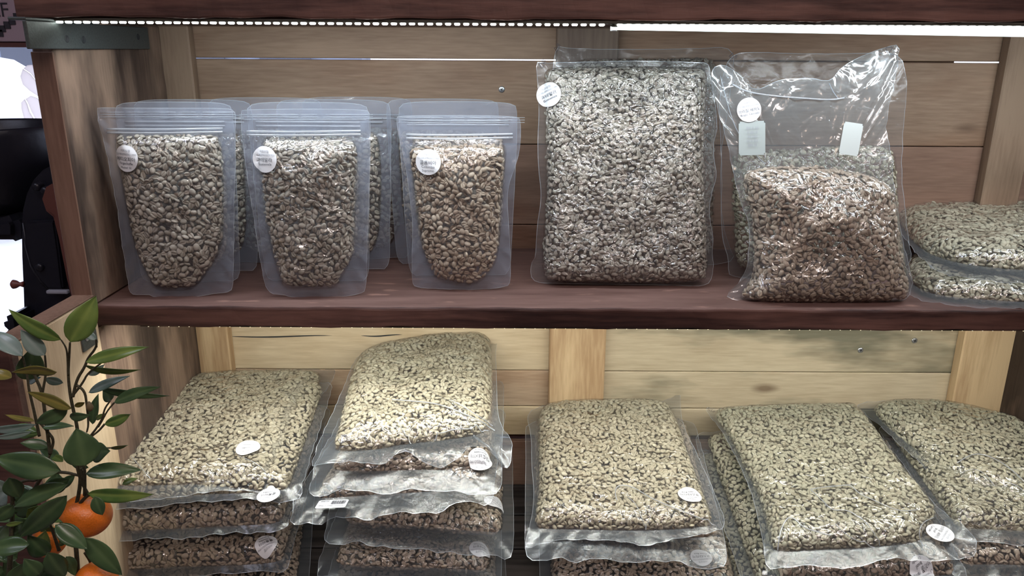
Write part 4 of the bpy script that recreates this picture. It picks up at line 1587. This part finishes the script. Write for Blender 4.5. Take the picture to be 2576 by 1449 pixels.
for pts, r_ in [([(985, 1008), (1040, 1012), (1100, 1018), (1160, 1040), (1220, 1068), (1245, 1084)], 0.0009), ([(1130, 1008), (1160, 1022), (1200, 1048), (1240, 1072)], 0.0007), ([(1000, 1060), (1015, 1090), (1035, 1118)], 0.0005), ([(1090, 1108), (1120, 1085), (1180, 1080), (1230, 1084)], 0.0008)]:
    crease(t2, pts, r_)
# third stack
b = stack_bag('third bag down in the stack right of centre, cut off by the picture edge', G3, (1350, 1140), (1795, 1130), (1890, 1520), (1360, 1520), 0.865, 1.17, 61, BEAN_BROWN, T=0.02, film=FILM_VAC, m=(0.05, 0.05, 0.07, 0.03))
b.sticker(1764, 1402, 0.0150, 182, lab('코스타리카', 'Costa Rica'))
stack_bag('second bag down in the stack right of centre, long wavy clear hem', G3, (1322, 1060), (1745, 1055), (1838, 1400), (1322, 1380), 0.862, 1.17, 62, BEAN_BROWN, T=0.019, film=FILM_LOOSE, m=(0.05, 0.05, 0.13, 0.03), amp=6)
A, B, C = lying(0.865, 1.17, (1318, 1362), (1828, 1350), (1340, 1030))
t3 = Bag('coffee_bag', 'top bag of the stack right of centre, flat pale beans, sticker at its right', G3, A, B, C,
         [(1322, 1040), (1356, 1022), (1432, 1013), (1600, 1010), (1680, 1008), (1700, 992), (1712, 990), (1712, 1030), (1718, 1070), (1756, 1146), (1794, 1230), (1831, 1322), (1803, 1332), (1735, 1347), (1659, 1358), (1629, 1368), (1545, 1355), (1432, 1351), (1356, 1360), (1314, 1372), (1336, 1317), (1344, 1241), (1336, 1165), (1337, 1097)],
         [(1354, 1030), (1400, 1020), (1470, 1016), (1600, 1014), (1680, 1018), (1704, 1060), (1727, 1127), (1761, 1222), (1788, 1290), (1797, 1318), (1760, 1328), (1621, 1336), (1500, 1333), (1394, 1331), (1342, 1330), (1346, 1290), (1354, 1220), (1352, 1127)],
         T=0.022, Tb=0.008, R=0.030, bean=BEAN_PALE, seal=SEAL, film=FILM_LOOSE, n_single=300, seed=63, lump=0.001, droop=0.2)
crease(t3, [(1552, 1262), (1546, 1240), (1555, 1222), (1590, 1226), (1625, 1248), (1650, 1262), (1700, 1282), (1750, 1302), (1798, 1322)], 0.0008)
crease(t3, [(1578, 1252), (1600, 1270), (1612, 1300), (1624, 1334)], 0.0005)
crease(t3, [(1660, 1266), (1640, 1290), (1624, 1334)], 0.0004)
t3.sticker(1735, 1247, 0.0160, 182, lab('코스타리카', 'Costa Rica'))

press_mark(t3, 1793, 1327, 0.0055, 10)
# right of that: bag lying half under the next stack
stack_bag('long bag wedged low between the two right stacks, edge strips showing', G4, (1730, 1135), (2090, 1120), (2330, 1540), (1850, 1540), 0.86, 1.17, 70, BEAN_OLIVE, T=0.018)
stack_bag('bag lying left under the wide glossy bag, its hazy left edge showing', G4, (1742, 1088), (2110, 1075), (2390, 1520), (1880, 1500), 0.85, 1.17, 71, BEAN_OLIVE, T=0.018, m=(0.07, 0.05, 0.05, 0.03))
b = stack_bag('dark bag directly under the wide glossy bag, pinkish sticker at the picture edge', G4, (1900, 1110), (2250, 1105), (2450, 1470), (1935, 1490), 0.835, 1.17, 72, BEAN_BROWN, T=0.018)
b.sticker(2318, 1443, 0.0150, 205, lab('브라질 세하도', 'Brazil', 'Cerrado'))
A, B, C = lying(0.83, 1.17, (1929, 1415), (2440, 1400), (1778, 1036))
t4 = Bag('coffee_bag', 'wide bag on the right with streaky glare and a ribbed silvery hem', G4, A, B, C,
         [(1766, 1022), (1800, 1028), (1835, 1024), (2005, 1020), (2150, 1018), (2165, 1024), (2195, 1067), (2270, 1173), (2346, 1260), (2377, 1294), (2441, 1332), (2471, 1383), (2384, 1398), (2308, 1405), (2233, 1396), (2176, 1416), (2119, 1424), (2043, 1412), (1990, 1420), (1929, 1424), (1924, 1393), (1907, 1298), (1884, 1222), (1850, 1146), (1815, 1082)],
         [(1786, 1042), (1835, 1033), (2000, 1028), (2145, 1024), (2160, 1035), (2187, 1063), (2263, 1173), (2340, 1265), (2362, 1300), (2326, 1332), (2320, 1364), (2195, 1377), (2050, 1384), (1945, 1388), (1938, 1370), (1922, 1298), (1903, 1233), (1869, 1173), (1832, 1090)],
         T=0.022, Tb=0.010, R=0.028, bean=BEAN_OLIVE, seal=SEAL, film=FILM_LOOSE, n_single=300, seed=73, lump=0.001, droop=0.2)
for pts, r_ in [([(2038, 1234), (2070, 1228), (2120, 1224), (2140, 1222), (2160, 1245), (2200, 1262), (2260, 1290), (2310, 1285)], 0.0007), ([(2038, 1234), (2070, 1262), (2092, 1288), (2130, 1284), (2170, 1310)], 0.0007),
                ([(1956, 1386), (1962, 1340), (1978, 1306), (1996, 1304), (2020, 1330), (2060, 1342), (2090, 1350)], 0.0008), ([(2100, 1320), (2130, 1350), (2170, 1370), (2200, 1378)], 0.0006),
                ([(2160, 1300), (2190, 1330), (2215, 1372)], 0.0005), ([(2322, 1374), (2310, 1350), (2318, 1318), (2350, 1304)], 0.0006)]:
    crease(t4, pts, r_)
t4.sticker(2364, 1344, 0.0165, 226, lab('브라질 세하도', 'Brazil', 'Cerrado'))

press_mark(t4, 1788, 1034, 0.0070, -60)
# corner stack
stack_bag('lowest bag of the corner stack, dark beans at the bottom right', G5, (2230, 1190), (2680, 1180), (2860, 1540), (2400, 1540), 0.86, 1.17, 80, BEAN_BROWN, T=0.02)
stack_bag('third bag down in the right corner stack, dark beans behind silvery hem', G5, (2215, 1130), (2650, 1120), (2840, 1450), (2400, 1440), 0.86, 1.17, 81, BEAN_BROWN, T=0.02, film=FILM_LOOSE)
stack_bag('second bag down in the right corner stack, shiny grey beans beside glossy bag', G5, (2200, 1070), (2620, 1060), (2810, 1370), (2400, 1345), 0.875, 1.17, 82, BEAN_OLIVE, T=0.02, film=FILM_VAC, ns=0)
A, B, C = lying(0.86, 1.17, (2441, 1330), (2780, 1440), (2168, 1015))
t5 = Bag('coffee_bag', 'top bag of the right corner stack, tilted towards the right post', G5, P(2441, 1290, 0.93), P(2760, 1400, 0.86), P(2168, 1025, 1.165),
         [(2150, 1024), (2168, 1012), (2270, 1004), (2384, 1010), (2498, 1036), (2576, 1062), (2660, 1120), (2740, 1230), (2800, 1400), (2700, 1420), (2620, 1360), (2576, 1322), (2540, 1290), (2500, 1272), (2441, 1264), (2384, 1228), (2289, 1142), (2206, 1064)],
         [(2190, 1020), (2270, 1012), (2384, 1018), (2498, 1044), (2576, 1072), (2650, 1130), (2720, 1230), (2760, 1360), (2690, 1370), (2620, 1320), (2570, 1278), (2520, 1254), (2441, 1234), (2384, 1194), (2308, 1137), (2212, 1056)],
         T=0.022, Tb=0.014, R=0.030, bean=BEAN_OLIVE, seal=SEAL, film=FILM_LOOSE, n_single=300, seed=83, lump=0.001)

for pts, r_ in [([(2405, 1168), (2440, 1146), (2470, 1144), (2510, 1160), (2545, 1185), (2576, 1215)], 0.0008), ([(2420, 1190), (2450, 1180), (2480, 1196), (2500, 1225)], 0.0005), ([(2530, 1215), (2560, 1225), (2600, 1260)], 0.0006)]:
    crease(t5, pts, r_)
for pts, r_ in [([(330, 1150), (360, 1185), (385, 1214)], 0.0005), ([(600, 1150), (640, 1165), (670, 1190), (684, 1218)], 0.0006)]:
    crease(t1, pts, r_)
# ------------------------------------------------------------------ citrus tree in the foreground


def leaf_mat(name, c1, c2, rough=0.28):
    t = NT(name)
    b = t.n('ShaderNodeBsdfPrincipled')
    tc = t.n('ShaderNodeTexCoord')
    nz = t.n('ShaderNodeTexNoise')
    nz.inputs['Scale'].default_value = 35
    nz.inputs['Detail'].default_value = 3
    t.l(tc.outputs['Object'], nz.inputs['Vector'])
    r = t.ramp([(0.35, c1), (0.65, c2)], nz.outputs['Fac'])
    vn = t.n('ShaderNodeAttribute', attribute_name='vein')
    mx = t.n('ShaderNodeMixRGB')
    mx.inputs[2].default_value = (min(1, c2[0] * 1.7), min(1, c2[1] * 1.5), c2[2] * 1.6, 1)
    t.l(vn.outputs['Fac'], mx.inputs[0])
    t.l(r.outputs[0], mx.inputs[1])
    t.l(mx.outputs[0], b.inputs['Base Color'])
    b.inputs['Roughness'].default_value = rough
    b.inputs['Subsurface Weight'].default_value = 0.0
    tl2 = t.n('ShaderNodeBsdfTranslucent')
    t.l(r.outputs[0], tl2.inputs[0])
    m = t.n('ShaderNodeMixShader')
    m.inputs[0].default_value = 0.22
    t.l(b.outputs[0], m.inputs[1])
    t.l(tl2.outputs[0], m.inputs[2])
    t.l(m.outputs[0], t.out.inputs[0])
    return t.m


LG = [leaf_mat('dark_green_leaf', (0.045, 0.090, 0.040), (0.085, 0.150, 0.062)),
      leaf_mat('fresh_green_leaf', (0.085, 0.17, 0.045), (0.19, 0.28, 0.07)),
      leaf_mat('olive_brown_leaf', (0.15, 0.14, 0.035), (0.24, 0.21, 0.05)),
      leaf_mat('painted_sheen_leaf', (0.14, 0.23, 0.19), (0.27, 0.36, 0.33), 0.25)]  # paler bluish blades: their reflected sheen is put into the colour
BARK = simple('green_brown_stem', (0.045, 0.040, 0.020), 0.7, bump=0.5, bscale=500, var=0.4)
YP = 0.60
ct = empty('citrus_tree', tuple(P(160, 1500, YP)), 'small citrus tree with glossy leaves and orange fruit at the left front', 'plant')


def depth(p):
    return -float((np.asarray(p) @ CMn)[2])


def leaf(bx, by, tx, ty, w, m=0, dy=0.0, dt=0.0, side=0.3, curl=0.10):
    """base pixel, tip pixel, apparent width in px; dy depth of the base, dt extra depth of the tip"""
    Yb_ = YP + dy
    b0 = P(bx, by, Yb_)
    t0 = P(tx, ty, Yb_ + dt)
    ax = t0 - b0
    L = np.linalg.norm(ax)
    ax /= L
    view = (b0 + t0) / 2
    view = view / np.linalg.norm(view)
    wd = np.cross(ax, view)
    wd /= np.linalg.norm(wd)
    nrm = np.cross(wd, ax)
    W = w / FPX * depth((b0 + t0) / 2) * 0.5
    # tilt of the blade about its axis; widen to keep the apparent width
    wd2 = wd * math.cos(side) + nrm * math.sin(side)
    W /= max(0.45, math.cos(side))
    nr2 = np.cross(wd2, ax)
    ns, nw = 12, 6
    V, F, Cc = [], [], []
    for i in range(ns + 1):
        t = i / ns
        prof = (math.sin(math.pi * min(1, t ** 0.82)) ** 0.85) * (1 - 0.12 * t)
        prof = max(prof, 0.0)
        c = b0 + ax * (L * t) - nr2 * (curl * L * math.sin(math.pi * t)) * (1 if m != 2 else -1)
        for j in range(-nw // 2, nw // 2 + 1):
            u = j / (nw / 2)
            z = abs(u) * 0.22 * W * prof
            wob = 0.05 * W * math.sin(t * 9 + j)
            p = c + wd2 * (W * prof * u) + nr2 * (-z + wob * abs(u))
            V.append(p)
            Cc.append(0.55 if j == 0 else 0.0)
    k = nw + 1
    for i in range(ns):
        for j in range(nw):
            a = i * k + j
            F.append((a, a + 1, a + k + 1, a + k))
    o = mesh_obj('leaf', V, F, LG[m], ct)
    a = o.data.attributes.new('vein', 'FLOAT', 'POINT')
    a.data.foreach_set('value', np.array(Cc, dtype=np.float32))
    rel(o)
    so = o.modifiers.new('t', 'SOLIDIFY')
    so.thickness = 0.0004
    return o


S = 500 / 1008.0


def z3(x, y):
    return x * S, 730 + y * S


LEAVES = [  # coordinates in the 1008-px crop: base, tip, width, material, dy, dt, side
    (355, 262, 488, 28, 145, 1, -.02, 0, .1), (312, 252, 45, 97, 78, 1, -.01, .0, .5), (115, 335, -60, 215, 95, 3, .0, .0, .3), (228, 330, 105, 200, 88, 3, -.01, 0, .3),
    (140, 455, 165, 285, 130, 0, .02, 0, .2), (290, 415, 60, 415, 52, 2, -.03, 0, .7), (60, 445, -60, 400, 62, 2, .0, 0, .3),
    (435, 365, 755, 288, 70, 1, -.01, 0, .3), (430, 380, 715, 402, 32, 1, .01, 0, .8), (490, 250, 425, 208, 42, 3, .03, 0, .2), (450, 430, 530, 375, 40, 3, .05, 0, .5),
    (450, 520, 660, 435, 50, 3, .02, 0, .4), (500, 495, 860, 535, 40, 0, .03, 0, .6), (580, 570, 815, 490, 62, 0, .0, 0, .4), (560, 560, 520, 500, 60, 0, .05, 0, .3),
    (365, 600, 140, 515, 62, 2, -.03, 0, .5), (380, 590, 430, 568, 28, 2, .01, 0, .6), (345, 600, 185, 672, 80, 0, -.02, 0, .3), (355, 640, 460, 632, 48, 0, -.02, 0, .4),
    (470, 680, 500, 525, 50, 0, .04, 0, .5), (530, 680, 662, 628, 58, 1, .0, 0, .4), (490, 655, 535, 625, 26, 1, .02, 0, .3), (175, 665, 25, 632, 30, 2, .0, 0, .7),
    (185, 680, -60, 700, 48, 3, -.01, 0, .5), (190, 720, 70, 690, 50, 1, .02, 0, .3), (165, 715, -40, 745, 35, 3, -.01, 0, .5), (200, 730, 95, 745, 40, 1, .03, 0, .5),
    (215, 700, 375, 690, 40, 0, .0, 0, .6), (250, 795, 100, 775, 60, 0, .02, 0, .4), (310, 915, -30, 850, 140, 0, -.03, 0, .15), (430, 890, 385, 700, 180, 0, -.04, 0, .1),
    (475, 830, 560, 815, 105, 0, -.01, 0, .2), (560, 800, 650, 785, 20, 0, .02, 0, .7), (435, 930, 720, 912, 85, 0, -.02, 0, .3), (445, 1030, 780, 1035, 75, 1, -.01, 0, .4), (620, 985, 700, 955, 30, 1, .0, 0, .5),
    (345, 985, 70, 1100, 90, 0, -.02, 0, .3), (340, 1040, 100, 1250, 120, 0, -.03, 0, .2), (45, 950, 100, 1050, 95, 0, -.02, 0, .3), (350, 960, 215, 1000, 70, 0, .0, 0, .4),
    (480, 1045, 520, 1140, 68, 0, -.03, 0, .2), (280, 1190, 445, 1315, 100, 0, -.03, 0, .2), (430, 1255, 620, 1445, 105, 0, -.02, 0, .2), (240, 1340, 140, 1240, 100, 0, -.01, 0, .3),
    (150, 1290, -60, 1320, 100, 0, -.03, 0, .3), (335, 1350, 380, 1449, 60, 0, .0, 0, .4), (240, 1330, 330, 1450, 110, 0, -.02, 0, .2), (130, 1380, 60, 1500, 110, 0, -.01, 0, .3),
    (30, 1190, 115, 1175, 25, 1, .0, 0, .5), (70, 1090, -40, 1170, 80, 0, .0, 0, .4), (380, 940, 300, 1010, 50, 0, .02, 0, .3), (30, 1010, -50, 960, 60, 3, .0, 0, .3), (320, 870, 260, 840, 40, 1, .02, 0, .4),
    (450, 900, 350, 860, 40, 0, .01, 0, .5), (60, 1250, -50, 1230, 90, 0, .02, 0, .3), (240, 1170, 320, 1180, 30, 1, .0, 0, .6), (230, 445, 320, 470, 45, 3, .03, 0, .4), (150, 470, 210, 440, 34, 3, .04, 0, .4),
    (300, 860, 200, 800, 60, 0, .03, 0, .3), (200, 1440, 120, 1360, 90, 0, -.03, 0, .2),
]
rl = random.Random(5)
for i in range(26):      # the dense lower left of the crown
    bx, by = rl.uniform(-20, 300), rl.uniform(930, 1460)
    an = rl.uniform(0, 6.28)
    ln = rl.uniform(95, 190)
    LEAVES.append((bx, by, bx + ln * math.cos(an), by + ln * 0.6 * math.sin(an), rl.uniform(55, 105), rl.choice([0, 0, 0, 0, 1, 3]), rl.uniform(0.012, 0.05), 0, rl.uniform(0.2, 0.5)))
for i, (bx, by, tx, ty, w, m, dy, dt, sd) in enumerate(LEAVES):
    r = random.Random(i)
    leaf(*z3(bx, by), *z3(tx, ty), w * S, m, dy, r.uniform(-0.01, 0.015), sd * (1 if i % 2 else -1), r.uniform(0.02, 0.09))


def stem(name, pts, r0, r1, dy=0.0, par=None):
    q = chaikin_open([z3(x, y) for x, y in pts])
    n = len(q)
    Pq = [P(x, y, YP + dy) for x, y in q]
    return tube(name, Pq, [r0 + (r1 - r0) * i / (n - 1) for i in range(n)], BARK, par or ct, 8)


stem('trunk', [(400, 1620), (395, 1400), (370, 1150), (405, 1020), (410, 900), (395, 700), (360, 560), (345, 440), (350, 350), (355, 265)], 0.0022, 0.0008, 0.005)
stem('trunk', [(30, 1600), (50, 1400), (65, 1110), (60, 1000)], 0.0028, 0.0014, 0.01)
for pts, r0 in [([(345, 430), (342, 330), (335, 290), (310, 252)], .0009), ([(370, 540), (390, 450), (430, 390), (445, 345), (490, 290), (488, 250)], .0014),
                ([(365, 540), (420, 470), (445, 420), (520, 365)], .0011), ([(385, 480), (430, 510), (440, 580), (450, 680), (440, 720)], .0012), ([(415, 800), (450, 750), (490, 700), (520, 650), (530, 600), (560, 560)], .0011),
                ([(255, 830), (230, 640), (215, 520), (175, 430), (150, 380)], .0016), ([(215, 520), (235, 420), (228, 330)], .0012), ([(200, 740), (170, 600), (145, 500), (140, 440), (115, 335)], .0013),
                ([(255, 830), (275, 760), (245, 720), (190, 660)], .0014), ([(410, 900), (430, 1000), (435, 930)], .0012), ([(430, 1040), (430, 900), (420, 860)], .0016), ([(360, 1200), (385, 1110), (430, 1050), (470, 1030)], .0020),
                ([(300, 1320), (270, 1230), (250, 1180)], .0016), ([(430, 1330), (455, 1370), (460, 1395)], .0014), ([(180, 1000), (220, 930), (320, 920), (400, 940)], .0018), ([(60, 1000), (130, 960), (200, 970), (255, 830)], .0016),
                ([(60, 1250), (62, 1130), (70, 1090)], .0012), ([(530, 680), (500, 715), (460, 745), (420, 790)], .0010), ([(475, 830), (440, 850), (415, 880)], .0008), ([(560, 800), (500, 800), (440, 850)], .0007), ([(580, 570), (545, 610), (520, 660), (500, 695)], .0008), ([(490, 250), (492, 290)], .0007), ([(450, 1040), (400, 950), (380, 840)], .0014)]:
    stem('twig', pts, r0, r0 * 0.6, 0.004)
bd = P(*z3(455, 592), YP)
lathe('bud', [(0.0003, 0.0052), (0.0016, 0.0038), (0.0028, 0.001), (0.0030, -0.001), (0.0020, -0.0030), (0.0008, -0.0040)], bd, simple('brown_bud', (0.12, 0.085, 0.04), 0.6, bump=0.4), ct, 12)
ORANGE = simple('orange_peel', (0.72, 0.17, 0.014), 0.35, bump=0.35, bscale=700, var=0.12)
CALYX = simple('green_calyx', (0.18, 0.22, 0.06), 0.6)
for (cx, cy, r_px, dy) in [(438, 1142, 129, 0.012), (245, 1275, 90, 0.03), (490, 1470, 108, -0.005)]:
    px, py = z3(cx, cy)
    c = P(px, py, YP + dy)
    R_ = r_px * S / FPX * depth(c) * 0.94
    prof = []
    for i in range(25):
        a = math.pi * i / 24
        rr = R_ * (1 - 0.05 * math.exp(-((a) / 0.25) ** 2) - 0.03 * math.exp(-((a - math.pi) / 0.3) ** 2))
        prof.append((max(1e-5, rr * math.sin(a)), 0.9 * rr * math.cos(a)))
    m = Euler((-0.35, 0.1, 0)).to_matrix()
    fr_ = lathe('orange_fruit', prof, c, ORANGE, ct, 36, m)
    top = Vector(c) + m @ Vector((0, 0, 0.86 * R_))
    lathe('calyx', [(0.0001, 0.0012), (0.0018, 0.0010), (0.0028, 0.0003), (0.0032, -0.0012)], top, CALYX, fr_, 10, m)
